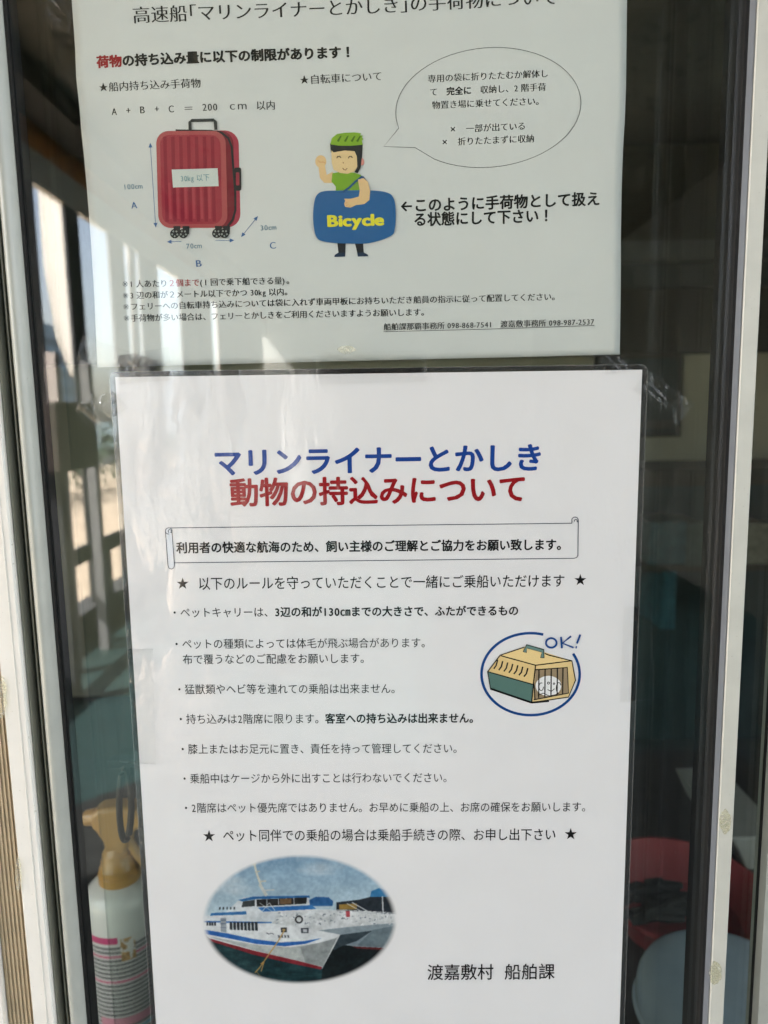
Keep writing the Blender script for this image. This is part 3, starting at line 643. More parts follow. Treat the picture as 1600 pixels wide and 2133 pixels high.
    X_, Y_ = np.meshgrid((np.arange(nx)+.5)/nx*2-1, (np.arange(ny)+.5)/ny*2-1)
    rr = np.sqrt(X_**2+Y_**2); al = np.clip((1.0-rr)/.075, 0, 1); al = (al*al*(3-2*al))[..., None]
    s_ = im2/255; s_ = np.where(s_ <= .04045, s_/12.92, ((s_+.055)/1.055)**2.4)
    s_ = s_**1.12*.92
    s_ = s_*al+np.array([.79, .79, .79])*(1-al)
    o0 = lambda x, y: W(400+x/1.8605, 1680+y/1.8605, YL)
    c00, c10, c01, c11 = o0(35, 185), o0(800, 180), o0(35, 695), o0(800, 690)
    vs = []; uu, vv = np.meshgrid(np.arange(nx+1)/nx, np.arange(ny+1)/ny)
    pts = (c00[None, None]*((1-uu)*(1-vv))[..., None]+c10*(uu*(1-vv))[..., None]+c01*((1-uu)*vv)[..., None]+c11*(uu*vv)[..., None]).reshape(-1, 3)
    idx = [(j, i) for j in range(ny) for i in range(nx) if rr[j, i] < 1.0]
    fs = [(j*(nx+1)+i, (j+1)*(nx+1)+i, (j+1)*(nx+1)+i+1, j*(nx+1)+i+1) for j, i in idx]
    me = bpy.data.meshes.new('ship_photograph'); me.from_pydata(pts.tolist(), [], fs); me.update()
    ca = me.color_attributes.new('print', 'FLOAT_COLOR', 'CORNER')
    cc = np.ones((len(fs), 4, 4)); cc[..., :3] = np.array([s_[j, i] for j, i in idx])[:, None, :]
    ca.data.foreach_set('color', cc.reshape(-1))
    m, t_, out = newmat('printed_photo'); p = N(t_, 'ShaderNodeBsdfPrincipled', Roughness=.6); p.inputs['Specular IOR Level'].default_value = .15
    at = N(t_, 'ShaderNodeVertexColor', layer_name='print'); t_.links.new(at.outputs[0], p.inputs['Base Color']); t_.links.new(p.outputs[0], out.inputs[0])
    link('ship_photograph', me, lo, m)
ship()
bpy.data.objects.remove(_to)
# ------------------------------------------------------------------ clear tape
m_tape2 = film('flat_clear_tape', .009, (.999, .999, .998), rough=.04, bump=.25, bscale=60, dist=.001)
def tape(pts, label, Y, amp=.0004, seed=0, n=26, creases=()):
    """film patch: photo quad tl,tr,br,bl, crumpled by amp, with folded creases"""
    r = np.random.default_rng(seed); q = [W(a, c, Y) for a, c in pts]
    ph = r.random((6, 3))*6.28; fr_ = r.uniform(120, 420, (6, 2)); vs = []
    for j in range(n+1):
        for i in range(n+1):
            u, v = i/n, j/n
            jag = .012*((i % 2)-.5) if j in (0, n) else 0
            p = q[0]*(1-u)*(1-v)+q[1]*u*(1-v)+q[2]*u*v+q[3]*(1-u)*v
            d = sum(math.sin(p[0]*fr_[k, 0]+p[2]*fr_[k, 1]+ph[k, 0]) for k in range(6))/6*amp
            for (cu_, cv, an, ln, hh) in creases:
                du, dw = u-cu_, v-cv; a_ = math.radians(an); s1 = du*math.cos(a_)+dw*math.sin(a_); s2 = -du*math.sin(a_)+dw*math.cos(a_)
                if abs(s1) < ln: d += hh*math.exp(-(s2/.035)**2)*(1-abs(s1)/ln)
            vs.append((p[0], p[1]-abs(d)-.00002, p[2]))
    b = MB(); b.add(vs, [(j*(n+1)+i, (j+1)*(n+1)+i, (j+1)*(n+1)+i+1, j*(n+1)+i+1) for j in range(n) for i in range(n)])
    o = b.build('adhesive_tape', m_tape if creases else m_tape2, None, smooth=True)
    s_ = o.modifiers.new('solid', 'SOLIDIFY'); s_.thickness = .00005
    tag(o, label, 'tape', 'clear tape holding the notices'); return o
YT = -.0017
tape([(107, -22), (153, -4), (143, 68), (90, 38)], 'clear tape beside the top left edge of the upper notice', .0012, .0005, 1, creases=[(.3, .35, 15, .3, .002)])
tape([(171, 699), (330, 752), (318, 800), (156, 752)], 'clear tape across the lower left corner of the upper notice', .0012, .0005, 2, creases=[(.75, .5, 70, .4, .0012), (.62, .5, 100, .4, .001)])
tape([(246, 742), (352, 722), (360, 792), (250, 800)], 'crumpled clear tape over the top left corner of the laminated notice', YT, .0009, 3, creases=[(.2, .5, 80, .5, .0016), (.35, .4, 110, .5, .0015), (.6, .6, 30, .4, .0012)])
tape([(216, 796), (268, 850), (188, 896), (154, 850)], 'clear tape pointing down left from the laminated notice, beside the stile', YT, .0007, 4, creases=[(.35, .3, 60, .4, .0016), (.3, .5, 20, .4, .0014)])
tape([(658, 735), (888, 730), (889, 795), (660, 800)], 'long clear tape joining both notices at the middle', YT, .00015, 5)
tape([(1246, 735), (1294, 736), (1350, 768), (1262, 780)], 'small clear tape between both notices near the right corners', YT, .0006, 6, creases=[(.3, .5, 85, .5, .0018)])
tape([(1350, 768), (1446, 843), (1412, 886), (1318, 812)], 'creased clear tape off the upper right corner of the laminated notice', YT, .00025, 7, creases=[(.12, .3, 95, .25, .0008), (.3, .5, 5, .3, .0008), (.22, .72, 0, .25, .0007)])
tape([(1300, 1264), (1356, 1262), (1362, 1457), (1292, 1463)], 'straight clear tape on the right edge of the laminated notice', YT, .0002, 8)
tape([(265, 1352), (318, 1352), (325, 1592), (250, 1588)], 'straight clear tape on the left edge of the laminated notice', YT, .0004, 9)
m_res = film('old_adhesive', .04, (.97, .96, .88), rough=.25, bump=.9, bscale=500, haze=.03, dist=.002, spots=(900, .45, .6, .25))
def residue(cx, cy, rx, ry, Y, label, seed):
    r = np.random.default_rng(seed); b = MB(); n = 22
    pts = [W(cx+rx*math.cos(a)*(1+.3*(r.random()-.5)), cy+ry*math.sin(a)*(1+.25*(r.random()-.5)), Y) for a in np.linspace(0, 2*math.pi, n, endpoint=False)]
    b.prism([(p[0], p[2]) for p in pts], Y, Y-.0002); o = b.build('tape_residue', m_res); tag(o, label, 'residue', 'old tape marks on the frame')
residue(1511, 1712, 12, 25, YF-.0001, 'upper yellowed tape residue on the right stile, below mid height', 1)
residue(1490, 2027, 13, 24, YF-.0001, 'lower yellowed tape residue on the right stile near the bottom', 2)
residue(5, 1453, 9, 42, YJ-.0009, 'flaking tape residue on the white jamb, left edge', 3)
residue(38, 1822, 6, 36, YJ-.0009, 'narrow tape residue on the white jamb above the floor end', 4)
residue(722, 728, 18, 9, .0013, 'small smudge of old glue on the glass over the upper notice', 5)
# ------------------------------------------------------------------ inside the room
def pt(px, py, Y): return W(px, py, Y)
# spray bottle
YB = .33; c = pt(256, 1900, YB); zs = lambda py: pt(256, py, YB)[2]
R0 = .0395; bottle = thing('spray_bottle', 'white spray bottle with gold trigger head and printed label behind the glass', 'bottle')
z0 = zs(2300)
prof = [(R0*.9, 0), (R0, .004)]+[(R0, z0*0+h) for h in np.linspace(.01, zs(1868)-z0, 8)]
prof += [(R0*.985, zs(1855)-z0), (R0*.93, zs(1843)-z0), (R0*.80, zs(1834)-z0), (R0*.62, zs(1828)-z0), (R0*.56, zs(1826)-z0)]
b = MB(); b.lathe(prof, (c[0], c[1], z0), 64); b.build('bottle_body', pbr('glossy_white_plastic', (.78, .77, .74), .25, var=.02, coat=.3), bottle, smooth=True)
gold = pbr('gold_plastic', (.54, .29, .075), .32, var=.06, vscale=40, coat=.3)
b = MB(); b.lathe([(R0*.57, zs(1845)-z0), (R0*.585, zs(1812)-z0), (R0*.54, zs(1809)-z0), (R0*.54, zs(1800)-z0), (R0*.50, zs(1797)-z0), (R0*.48, zs(1786)-z0), (R0*.45, zs(1783)-z0), (R0*.44, zs(1772)-z0), (R0*.38, zs(1768)-z0), (R0*.3, zs(1752)-z0)], (c[0], c[1], z0), 48)
b.build('screw_collar', gold, bottle, smooth=True)
def hp(l, y0=YB): return [(pt(a, e, y0)[0], pt(a, e, y0)[2]) for a, e in l]
b = MB(); b.prism(hp([(196, 1686), (212, 1675), (240, 1671), (275, 1672), (300, 1682), (312, 1700), (300, 1716), (280, 1722), (276, 1740), (270, 1766), (228, 1766), (222, 1742), (208, 1722), (198, 1714)]), YB-.013, YB+.013); b.build('trigger_head', gold, bottle, bevel=.005, seg=4)
b = MB(); p0 = pt(178, 1704, YB); p1 = pt(200, 1701, YB); b.tube([p0, p1], [.0085, .0095], 16); b.build('nozzle', gold, bottle, bevel=.001)
b = MB(); q = [pt(*k_, YB-.004) for k_ in ((262, 1735), (272, 1756), (288, 1782), (306, 1806))]; b.tube(q, [.006, .0055, .005, .004], 10); b.build('trigger', gold, bottle, smooth=True)
# wrapped label: bands of very small print
def label_mat():
    m, t, out = newmat('label_print'); p = N(t, 'ShaderNodeBsdfPrincipled', Roughness=.35)
    uv = N(t, 'ShaderNodeUVMap'); sx = N(t, 'ShaderNodeSeparateXYZ'); t.links.new(uv.outputs[0], sx.inputs[0])
    fr = N(t, 'ShaderNodeMath', operation='FRACT'); mu = N(t, 'ShaderNodeMath', operation='MULTIPLY'); mu.inputs[1].default_value = 46
    t.links.new(sx.outputs[1], mu.inputs[0]); t.links.new(mu.outputs[0], fr.inputs[0])
    row = N(t, 'ShaderNodeMath', operation='LESS_THAN'); row.inputs[1].default_value = .68; t.links.new(fr.outputs[0], row.inputs[0])
    fl = N(t, 'ShaderNodeMath', operation='FLOOR'); t.links.new(mu.outputs[0], fl.inputs[0])
    mp = N(t, 'ShaderNodeMapping'); mp.inputs['Scale'].default_value = (190, 180, 1); t.links.new(uv.outputs[0], mp.inputs[0])
    ns = N(t, 'ShaderNodeTexNoise', Scale=1.0, Detail=2.0, Roughness=.7); t.links.new(mp.outputs[0], ns.inputs['Vector'])
    gt = N(t, 'ShaderNodeMath', operation='GREATER_THAN'); gt.inputs[1].default_value = .43; t.links.new(ns.outputs[0], gt.inputs[0])
    wn = N(t, 'ShaderNodeTexWhiteNoise', noise_dimensions='1D'); t.links.new(fl.outputs[0], wn.inputs['W'])
    cr = N(t, 'ShaderNodeValToRGB'); cr.color_ramp.interpolation = 'CONSTANT'; e = cr.color_ramp.elements
    e[0].position = 0; e[0].color = (.10, .10, .11, 1); e[1].position = .72; e[1].color = (.10, .42, .60, 1)
    z = e.new(.84); z.color = (.62, .10, .22, 1); z = e.new(.94); z.color = (.12, .12, .12, 1)
    t.links.new(wn.outputs[0], cr.inputs[0])
    mm = N(t, 'ShaderNodeMath', operation='MULTIPLY'); t.links.new(row.outputs[0], mm.inputs[0]); t.links.new(gt.outputs[0], mm.inputs[1])
    mx = N(t, 'ShaderNodeMix', data_type='RGBA'); mx.inputs[6].default_value = (.72, .70, .68, 1); t.links.new(cr.outputs[0], mx.inputs[7]); t.links.new(mm.outputs[0], mx.inputs[0])
    t.links.new(mx.outputs[2], p.inputs['Base Color']); t.links.new(p.outputs[0], out.inputs[0]); return m
def wrap(name, a0, a1, za, zb, r, mat, n=40, tilt=.0):
    me = bpy.data.meshes.new(name); vs, fs, uvs = [], [], []
    for i in range(n+1):
        a = math.radians(a0+(a1-a0)*i/n)
        for z in (zb, za): vs.append((c[0]+r*math.sin(a), c[1]-r*math.cos(a), z))
    for i in range(n): fs.append((2*i, 2*i+2, 2*i+3, 2*i+1)); uvs += [(i/n, 0), ((i+1)/n, 0), ((i+1)/n, 1), (i/n, 1)]
    me.from_pydata(vs, [], fs); me.update(); u = me.uv_layers.new(name='UVMap')
    for k, v in enumerate(uvs): u.data[k].uv = v
    me.polygons.foreach_set('use_smooth', [True]*n); return link(name, me, bottle, mat)
wrap('label_sheet', -92, 60, zs(1918), zs(2290), R0+.0002, label_mat())
pk = pbr('pink_print', (.60, .07, .20), .35)
wrap('label_band', -88, 12, zs(1902), zs(1915), R0+.0003, pk, 24)
wrap('label_band', -25, 60, zs(2062), zs(2078), R0+.0004, pbr('pale_pink_print', (.66, .28, .36), .35), 24)
wrap('label_picture', 16, 38, zs(1906), zs(1950), R0+.0006, pbr('label_picture_ink', (.50, .28, .10), .35, var=.5, vscale=150, col2=(.75, .72, .68), cscale=120, thr=(.5, .55)), 8)
# black hanging loop
b = MB(); lp = [pt(262, 1594, .10)]+[pt(258+14*math.sin(t)*1.0+6*(t/6.28), 1672-78*math.cos(t), .10) for t in np.linspace(.25, 6.03, 26)]+[pt(262, 1594, .10)]
b.tube(lp, .0026, 8); o = b.build('hanging_loop', m_black, None, smooth=True); tag(o, 'narrow black cord loop hanging in front of the spray bottle', 'cord')
b = MB(); p = pt(270, 1592, .10); b.box((p[0]-.016, .098, p[2]-.002), (p[0]+.02, .108, p[2]+.004)); o = b.build('loop_hanger', m_black, None, bevel=.001); tag(o, 'black clip bar from which the cord loop hangs', 'hanger')
# table below, red tub, straps, blue stool, white box
ztab = z0-.001
b = MB(); b.box((-.9, .12, ztab-.03), (1.1, 1.2, ztab)); o = b.build('side_table', pbr('dark_table_top', (.035, .03, .028), .5, var=.2), None, bevel=.003)
tag(o, 'dark low table inside the glass under bottle and tub', 'table')
def matp(n_, c_, r_=.4, **k): return pbr(n_, c_, r_, **k)
YR = .62; tc = pt(1415, 1900, YR); rt = abs(pt(1585, 1900, YR)[0]-tc[0])
zt = pt(1415, 1850, YR)[2]
tub = thing('red_tub', 'dull red round plastic tub holding black straps, low on the right', 'tub')
b = MB(); b.lathe([(rt*.72, 0), (rt*.80, .02), (rt*.97, zt-ztab-.006), (rt*1.03, zt-ztab-.002), (rt*1.03, zt-ztab+.003), (rt*.99, zt-ztab+.004), (rt*.94, zt-ztab-.004), (rt*.80, .03), (rt*.70, .012)], (tc[0], tc[1], ztab), 64); b.build('tub_wall', matp('red_plastic', (.30, .035, .04), .6), tub, smooth=True)
r = np.random.default_rng(3)
b = MB()
for k in range(16):
    s0 = np.array([pt(1330+r.random()*85, 1800+r.random()*70, YR-.05)[0], YR-.10+r.random()*.08, zt+.004+r.random()*.03])
    d = np.array([.035+.04*r.random(), .02*(r.random()-.5), .03*(r.random()-.45)]); 
    b.tube([s0-d*.6, s0+[0, 0, .008], s0+d*.3+[0, 0, .004], s0+d*.75], [.006, .008, .008, .005], 8)
o = b.build('strap_bundle', matp('black_webbing', (.006, .006, .006), .8), None, smooth=True); tag(o, 'tangled bundle of black straps lying in the red tub', 'straps')
YS = .30; sx0, sx1 = pt(1344, 2040, YS)[0], pt(1730, 2040, YS)[0]; rs = (sx1-sx0)/2; scx = (sx0+sx1)/2
zs0 = pt(1500, 2098, YS)[2]
stool = thing('bath_bowl', 'pale blue upturned plastic bowl in front of the red tub', 'bowl')
b = MB(); hb = rs*.46
b.lathe([(rs*1.0, 0), (rs*1.015, .002), (rs*1.0, .005), (rs*.985, .006), (rs*.985, hb*.35), (rs*.965, hb*.62), (rs*.92, hb*.80), (rs*.84, hb*.93), (rs*.74, hb*.98), (rs*.4, hb), (rs*.02, hb)], (scx, YS+rs*.15, zs0-.028), 72); b.build('bowl_shell', matp('pale_blue_plastic', (.46, .56, .66), .22, coat=.5), stool, smooth=True)
for k in range(9):
    a = math.radians(k*40+10); pass
b = MB(); b.lathe([(rs*.55, 0), (rs*.6, .02), (rs*.62, max(.02, zs0-.028-ztab))], (scx, YS+rs*.15, ztab), 40); o = b.build('dark_pot', matp('brown_black_pot', (.02, .012, .010), .5), None, smooth=True); tag(o, 'dark pot on the table carrying the pale blue bowl', 'pot')
b = MB(); q0 = pt(1523, 1742, .75); q1 = pt(1592, 1868, .75)
bx = pt(1560, 1800, .75)
b.prism([(pt(1524, 1745, .75)[0], pt(1524, 1745, .75)[2]), (pt(1640, 1742, .75)[0], pt(1640, 1742, .75)[2]), (pt(1640, 1900, .75)[0], pt(1640, 1900, .75)[2]), (pt(1578, 1862, .75)[0], pt(1578, 1862, .75)[2])], .75, 1.0)
o = b.build('foam_box', matp('grey_white_foam', (.30, .30, .28), .8), None, bevel=.004); tag(o, 'greyish white foam box behind the red tub in the right window', 'box')
# room shell
room = (-2.6, 3.2); zc, zf = pt(1400, 716, 3.2)[2], -.05
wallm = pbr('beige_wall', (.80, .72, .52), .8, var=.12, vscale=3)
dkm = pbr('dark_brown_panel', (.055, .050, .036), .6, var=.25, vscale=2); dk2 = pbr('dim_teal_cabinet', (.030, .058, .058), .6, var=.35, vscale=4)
Yw = 3.2
def wb(name, x0, y0, x1, y1, Y, dep, mat, label=None, cat=None, kind=None, parent=None, bevel=0, group=None):
    a, d = pt(x0, y0, Y), pt(x1, y1, Y); b = MB(); b.box((a[0], Y, a[2]), (d[0], Y+dep, d[2])); o = b.build(name, mat, parent, bevel=bevel)
    tag(o, label, cat, group, kind); return o
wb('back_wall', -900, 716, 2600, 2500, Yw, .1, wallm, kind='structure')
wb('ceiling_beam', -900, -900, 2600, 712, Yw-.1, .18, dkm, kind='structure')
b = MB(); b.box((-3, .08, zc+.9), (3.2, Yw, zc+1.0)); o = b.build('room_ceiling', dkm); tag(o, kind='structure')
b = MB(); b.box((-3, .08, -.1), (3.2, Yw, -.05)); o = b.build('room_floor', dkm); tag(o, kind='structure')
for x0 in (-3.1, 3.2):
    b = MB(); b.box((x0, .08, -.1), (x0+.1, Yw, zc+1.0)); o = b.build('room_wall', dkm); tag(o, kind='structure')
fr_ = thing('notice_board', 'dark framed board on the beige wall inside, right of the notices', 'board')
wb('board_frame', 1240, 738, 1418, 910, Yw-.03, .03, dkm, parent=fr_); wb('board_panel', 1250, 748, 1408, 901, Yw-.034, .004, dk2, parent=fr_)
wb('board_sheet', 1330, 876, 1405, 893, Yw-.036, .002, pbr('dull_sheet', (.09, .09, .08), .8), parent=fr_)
wb('window_edge_bar', 1501, 722, 1507, 880, Yw-.05, .05, pbr('pale_window_edge', (.42, .38, .30), .5), 'pale vertical pipe on the beige wall beside the door stile', 'window_edge')  # pale bar standing in for a light window edge
cab = thing('low_cabinet', 'dark teal cabinet standing against the beige wall', 'cabinet')
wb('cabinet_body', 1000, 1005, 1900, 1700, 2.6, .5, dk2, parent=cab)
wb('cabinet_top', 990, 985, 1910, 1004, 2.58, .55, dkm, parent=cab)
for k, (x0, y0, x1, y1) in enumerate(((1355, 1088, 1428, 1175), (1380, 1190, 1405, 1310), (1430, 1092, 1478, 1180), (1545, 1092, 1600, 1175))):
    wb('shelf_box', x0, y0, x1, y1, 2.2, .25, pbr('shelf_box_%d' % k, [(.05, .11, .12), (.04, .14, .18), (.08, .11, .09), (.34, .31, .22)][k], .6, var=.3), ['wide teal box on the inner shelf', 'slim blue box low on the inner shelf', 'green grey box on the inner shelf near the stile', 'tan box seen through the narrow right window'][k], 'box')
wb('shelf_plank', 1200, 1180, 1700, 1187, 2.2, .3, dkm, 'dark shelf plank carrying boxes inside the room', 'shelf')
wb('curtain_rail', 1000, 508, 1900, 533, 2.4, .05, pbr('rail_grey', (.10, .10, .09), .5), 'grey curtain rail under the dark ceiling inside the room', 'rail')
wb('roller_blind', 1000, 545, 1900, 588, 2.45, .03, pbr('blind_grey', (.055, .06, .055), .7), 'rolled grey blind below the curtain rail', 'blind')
# ------------------------------------------------------------------ the veranda outside, mirrored in the glass
SX = -1.9
def sy(px, py=700): return SIDE(px, py, SX)[1]
zh = 2.68; zr = .60; zfl = .10; YE = -11.0; XR = 2.3
soff = pbr('dirty_soffit', (.11, .105, .085), .85, var=.25, vscale=1.3, col2=(.02, .02, .018), cscale=14, thr=(.57, .63))
b = MB(); b.box((SX-.25, YE, 3.05), (XR, -.02, 3.12)); tag(b.build('veranda_soffit', soff), kind='structure')
b = MB(); b.box((-1.80, YE, 2.93), (-1.60, -.02, 3.048)); o = b.build('soffit_beam', pbr('black_beam', (.012, .012, .011), .6)); tag(o, kind='structure')
wood = pbr('orange_wood', (.62, .25, .07), .5, var=.3, vscale=12)
b = MB(); b.box((SX-.02, YE, 2.86), (SX+.03, -.02, 3.046)); tag(b.build('fascia_board', wood), 'orange brown fascia board along the veranda edge, mirrored in the glass', 'fascia')
b = MB(); b.box((SX-.02, YE, zh), (SX+.02, -.02, 2.858)); tag(b.build('window_header', pbr('pale_header', (.74, .70, .62), .5, var=.1)), 'pale header beam over the veranda openings, mirrored in the glass', 'beam')
pale = pbr('pale_post', (.50, .44, .42), .5, var=.08); grey = pbr('grey_post', (.20, .20, .21), .5, var=.1); dark = pbr('dark_post', (.035, .038, .045), .5, var=.2)
posts = [(68, 88, pale, 'pale pinkish'), (150, 176, dark, 'dark'), (236, 266, grey, 'grey'), (276, 288, pale, 'slim pale'), (296, 333, grey, 'wide grey'), (377, 440, grey, 'broad grey'), (452, 545, pale, 'farthest broad pale')]
for i, (a, d, mt, nm) in enumerate(posts):
    ya, yb = sy(a), sy(d); b = MB(); b.box((SX-.012, yb, .2601), (SX+.012, ya, zh-.001)); o = b.build('veranda_post', mt, None, bevel=.004)
    tag(o, '%s veranda post, number %s from the door, seen mirrored in the glass' % (nm, ['one', 'two', 'three', 'four', 'five', 'six', 'seven', 'eight', 'nine'][i]), 'post', 'posts along the veranda')
# two slim poles inside the rail
for i, (px, mt) in enumerate(((131, pale), (198, grey))):
    p = SIDE(px, 1050, SX+.25); b = MB(); b.box((p[0]-.025, p[1]-.025, zfl), (p[0]+.025, p[1]+.025, 1.74-.02*i)); o = b.build('slim_pole', mt)
    tag(o, ['light grey slim pole before the black railing', 'dark slim pole before the black railing'][i], 'pole', 'slim poles by the railing')
rl = thing('railing', 'black painted railing along the open side of the veranda', 'railing')
b = MB(); b.box((SX+.014, YE+.1, zr-.05), (SX+.04, -.1, zr+.05)); b.build('top_rail', dark, rl)
for k, px in enumerate((150, 183, 217, 250)):
    y = sy(px); b = MB(); b.box((SX+.016, y-.03, .2601), (SX+.036, y+.03, zr-.05)); b.build('baluster', dark, rl)
b = MB(); b.box((SX-.1, YE, zfl-.15), (SX+.06, -.02, .26)); tag(b.build('curb', pbr('dark_kerb', (.05, .05, .055), .7, var=.2)), kind='structure')
b = MB(); b.box((XR, -3.9, -.2), (12, 0, .05)); tag(b.build('side_pavement', pbr('concrete_paving', (.42, .40, .36), .9, var=.1, vscale=2)), kind='structure')
b = MB(); b.box((SX+.06, YE, zfl-.12), (XR, -.005, zfl)); tag(b.build('veranda_floor', pbr('teal_floor_paint', (.018, .042, .042), .5, var=.2, vscale=4)), kind='structure')
b = MB(); b.zprism([(-1.25, -.25), (-1.45, -1.45), (-.75, -2.15), (1.3, -2.15), (1.3, -.25)], zfl+.0005, zfl+.018); o = b.build('darkening_mat', pbr('darkening_mat_black', (.010, .012, .012), .8, var=.3)); tag(o, 'large added black mat darkening the teal floor before the door, mirrored low in the glass', 'mat')  # made-up mat that darkens the lower part of the mirrored view
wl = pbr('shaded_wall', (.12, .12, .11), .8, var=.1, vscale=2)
b = MB(); b.box((XR, YE, 0), (XR+.1, -3.9, 3.3)); tag(b.build('veranda_side_wall', wl), kind='structure')  # stops short of the door: unseen open side added to let daylight in
b = MB(); b.box((SX-.1, YE-.1, 0), (XR+.1, YE, 3.3)); tag(b.build('added_end_wall', pbr('end_wall', (.34, .34, .33), .8, var=.1, vscale=2)), kind='structure')  # added wall that keeps bright sky out of the mirrored middle
# the building's own front wall round the door
front = pbr('front_wall', (.45, .44, .40), .8, var=.08)
zt_, zb_ = ZT-.005, ZB+.005
for x0, x1, z0_, z1_ in ((-3.4, -1.75, -.1, 3.4), (1.75, 3.4, -.1, 3.4), (-1.7495, xj3-.0005, -.1, .35), (xq0+.031, 1.7495, -.1, .35), (-1.7495, xj3-.0005, 2.9, 3.4), (xq0+.031, 1.7495, 2.9, 3.4), (xj3-.0003, xq0+.0305, zt_, 3.4), (xj3-.0003, xq0+.0305, -.1, zb_)):
    b = MB(); b.box((x0, -.001, z0_), (x1, .075, z1_)); tag(b.build('front_wall', front), kind='structure')
b = MB(); b.box((-3.4, .08, 3.4), (3.4, 3.4, 3.5)); tag(b.build('roof_slab', dkm), kind='structure')
b = MB(); b.box((-3.4, -.02, 3.05), (3.4, .08, 3.05+.36)); tag(b.build('roof_slab', dkm), kind='structure')
for x0, x1, lb in ((-1.7495, xj3-.0005, 'added wide side window left of the white jamb'), (xq0+.031, 1.7495, 'added wide side window right of the narrow one')):  # windows added out of view to let daylight into the room
    t_ = thing('added_side_window', lb, 'window'); b = MB(); b.box((x0, .030, .3505), (x1, .035, 2.8995)); b.build('glass_pane', m_glass2, t_)
    b = MB(); b.box((x0+.002, .028, 1.60), (x1-.002, .0299, 1.64)) if False else b.box((x0+.5, .0005, .3505), (x0+.54, .0295, 2.8995)); b.build('mullion', m_bead, t_)
# sheet outside the second opening, shaped as the sunlit part of a white panel
q = [SIDE(a, d, SX-.35) for a, d in ((86, 372), (156, 425), (156, 785), (124, 700), (100, 560))]
b = MB(); n = len(q)
for p_ in q: pass
b.add([tuple(p_) for p_ in q]+[tuple(p_+np.array([-.03, .0, 0])) for p_ in q], [tuple(range(n)), tuple(range(2*n-1, n-1, -1))]+[((i+1) % n, i, i+n, (i+1) % n+n) for i in range(n)])
def translucent_mat(name, col):
    m, t, out = newmat(name); d = N(t, 'ShaderNodeBsdfDiffuse', Color=(*col, 1)); tl_ = N(t, 'ShaderNodeBsdfTranslucent', Color=(*col, 1)); mx = N(t, 'ShaderNodeMixShader', Fac=.72)
    t.links.new(d.outputs[0], mx.inputs[1]); t.links.new(tl_.outputs[0], mx.inputs[2]); t.links.new(mx.outputs[0], out.inputs[0]); return m
o = b.build('sunlit_panel_part', translucent_mat('sunlit_panel_white', (.93, .91, .88))); tag(o, 'white sheet shaped as the sunlit part of a panel, mirrored in the glass', 'sunlit_panel')
p_ = SIDE(108, 905, SX+.4); b = MB(); b.box((p_[0]-.12, p_[1]-.2, p_[2]-.16), (p_[0]+.12, p_[1]+.2, p_[2]+.14)); o = b.build('brown_crate', pbr('brown_board', (.05, .035, .03), .7, var=.3), None, bevel=.01); tag(o, 'dark brown crate on a pole by the veranda railing', 'crate')
b = MB(); b.box((p_[0]-.03, p_[1]-.03, zfl), (p_[0]+.03, p_[1]+.03, p_[2]-.16)); o = b.build('crate_pole', dark); tag(o, 'thin dark pole carrying the brown crate', 'pole')
# ground, road, water and what stands beyond
b = MB(); b.box((-9, -60, -.2), (SX-.1, 12, .02)); tag(b.build('sunlit_pavement', pbr('tan_paving', (.42, .34, .26), .9, var=.15, vscale=3, col2=(.2, .16, .12), cscale=5)), kind='structure')
b = MB(); b.box((-14, -200, -.25), (-9, 200, .0)); tag(b.build('road', pbr('asphalt', (.06, .06, .065), .9, var=.15)), kind='structure')
b = MB(); b.add([(-2000, -2000, -1.2), (2000, -2000, -1.2), (2000, 2000, -1.2), (-2000, 2000, -1.2)], [(0, 1, 2, 3)]); tag(b.build('sea', pbr('sea_water', (.03, .10, .13), .15, var=.2, vscale=.1, bump=.5, bscale=3)), kind='structure')
hedge_m = pbr('dark_leaves', (.03, .055, .03), .7, var=.5, vscale=9)
r = np.random.default_rng(8); b = MB()
for k in range(5200):
    y = -r.random()*26-1; zz = .15+r.random()**.8*(1.0+.25*math.sin(y*2.1)); x = -6.2+r.normal()*.28; s_ = .05+.07*r.random(); a = r.normal(size=3); a /= np.linalg.norm(a); c2 = np.cross(a, [0, 0, 1.]); c2 /= np.linalg.norm(c2)
    p = np.array([x, y, zz]); b.add([p-a*s_, p+c2*s_*.4, p+a*s_, p-c2*s_*.4], [(0, 1, 2, 3)])
tag(b.build('hedge', hedge_m), 'dark green clipped hedge beyond the veranda, mirrored in the glass', 'hedge')
bw = pbr('harbour_building_wall', (.42, .46, .50), .7, var=.06, vscale=.2); bwin = pbr('harbour_window', (.12, .15, .18), .3)
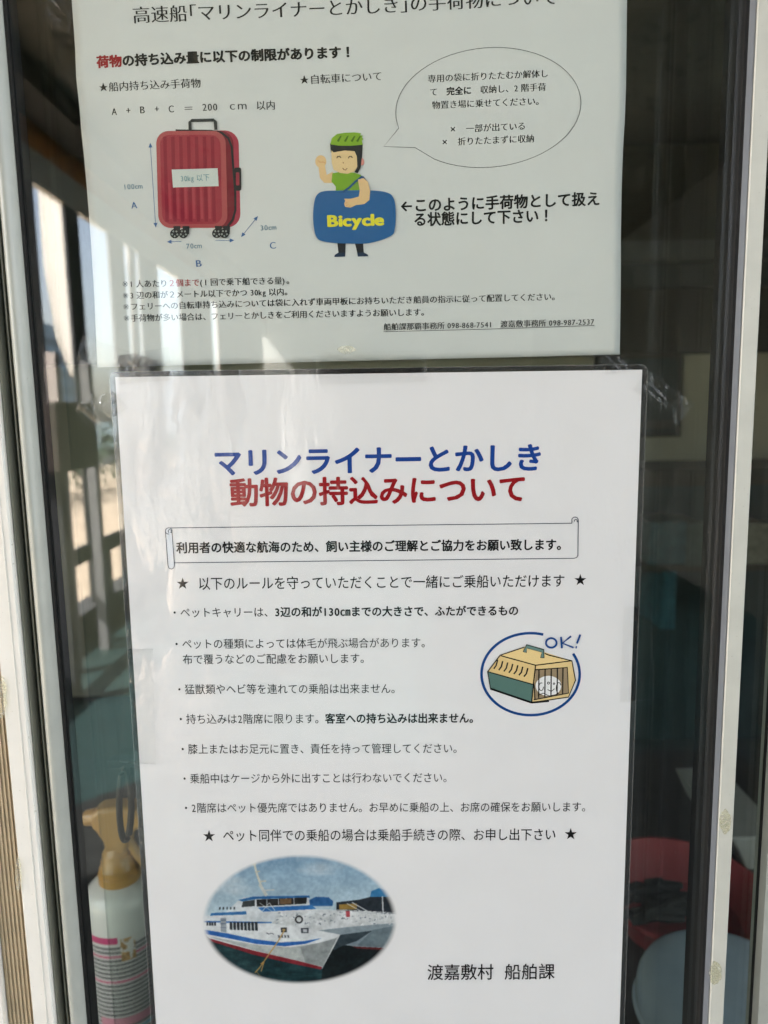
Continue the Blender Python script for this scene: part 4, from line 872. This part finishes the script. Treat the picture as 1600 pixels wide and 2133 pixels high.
for i, (x, y, wx, wy, hh, nf, lb) in enumerate(((-62, -118, 16, 24, 17, 6, 'pale seven-band apartment block across the harbour'), (-70, -70, 14, 22, 9, 3, 'low pale warehouse across the harbour'), (-48, -160, 20, 20, 12, 4, 'broad pale office block far along the harbour'))):
    t_ = thing('harbour_building', lb, 'building', 'buildings across the harbour'); b = MB(); b.box((x-wx/2, y-wy/2, -1.3), (x+wx/2, y+wy/2, hh)); b.build('wall', bw, t_)
    for f_ in range(nf):
        b = MB(); z_ = 1.2+f_*(hh-2)/nf; b.box((x+wx/2, y-wy/2+1, z_), (x+wx/2+.1, y+wy/2-1, z_+1.1)); b.box((x-wx/2+1, y+wy/2, z_), (x+wx/2-1, y+wy/2+.1, z_+1.1)); b.build('window', bwin, t_)
for i, (x, y, L_, colr, lb) in enumerate(((-26, -34, 9, (.05, .16, .34), 'blue moored boat with white cabin, nearer one'), (-30, -58, 13, (.10, .22, .36), 'longer blue grey moored boat behind the first'))):
    t_ = thing('moored_boat', lb, 'boat', 'boats moored beyond the road'); b = MB()
    hull = [(-.5, 0), (-.42, .16), (.2, .17), (.42, .1), (.5, 0), (.42, -.1), (.2, -.17), (-.42, -.16)]
    vs = [(x+a_[1]*L_*.8, y+a_[0]*L_*.85, -1.2) for a_ in hull]+[(x+a_[1]*L_, y+a_[0]*L_, .5+.5*(a_[0] > .3)) for a_ in hull]; n = 8
    b.add(vs, [tuple(range(n-1, -1, -1)), tuple(range(n, 2*n))]+[(i_, (i_+1) % n, (i_+1) % n+n, i_+n) for i_ in range(n)]); b.build('hull', pbr('hull_blue_%d' % i, colr, .4), t_)
    b = MB(); b.box((x-L_*.1, y-L_*.3, .45), (x+L_*.1, y+L_*.1, 2.2)); b.build('cabin', pbr('cabin_white_%d' % i, (.7, .72, .74), .4), t_, bevel=.1)
    b = MB(); b.box((x-L_*.102, y-L_*.25, 1.3), (x+L_*.102, y+L_*.05, 1.8)); b.build('cabin_window', bwin, t_)
    b = MB(); b.tube([(x, y, 2.1), (x, y, 5.0)], .07, 8); b.build('mast', grey, t_)
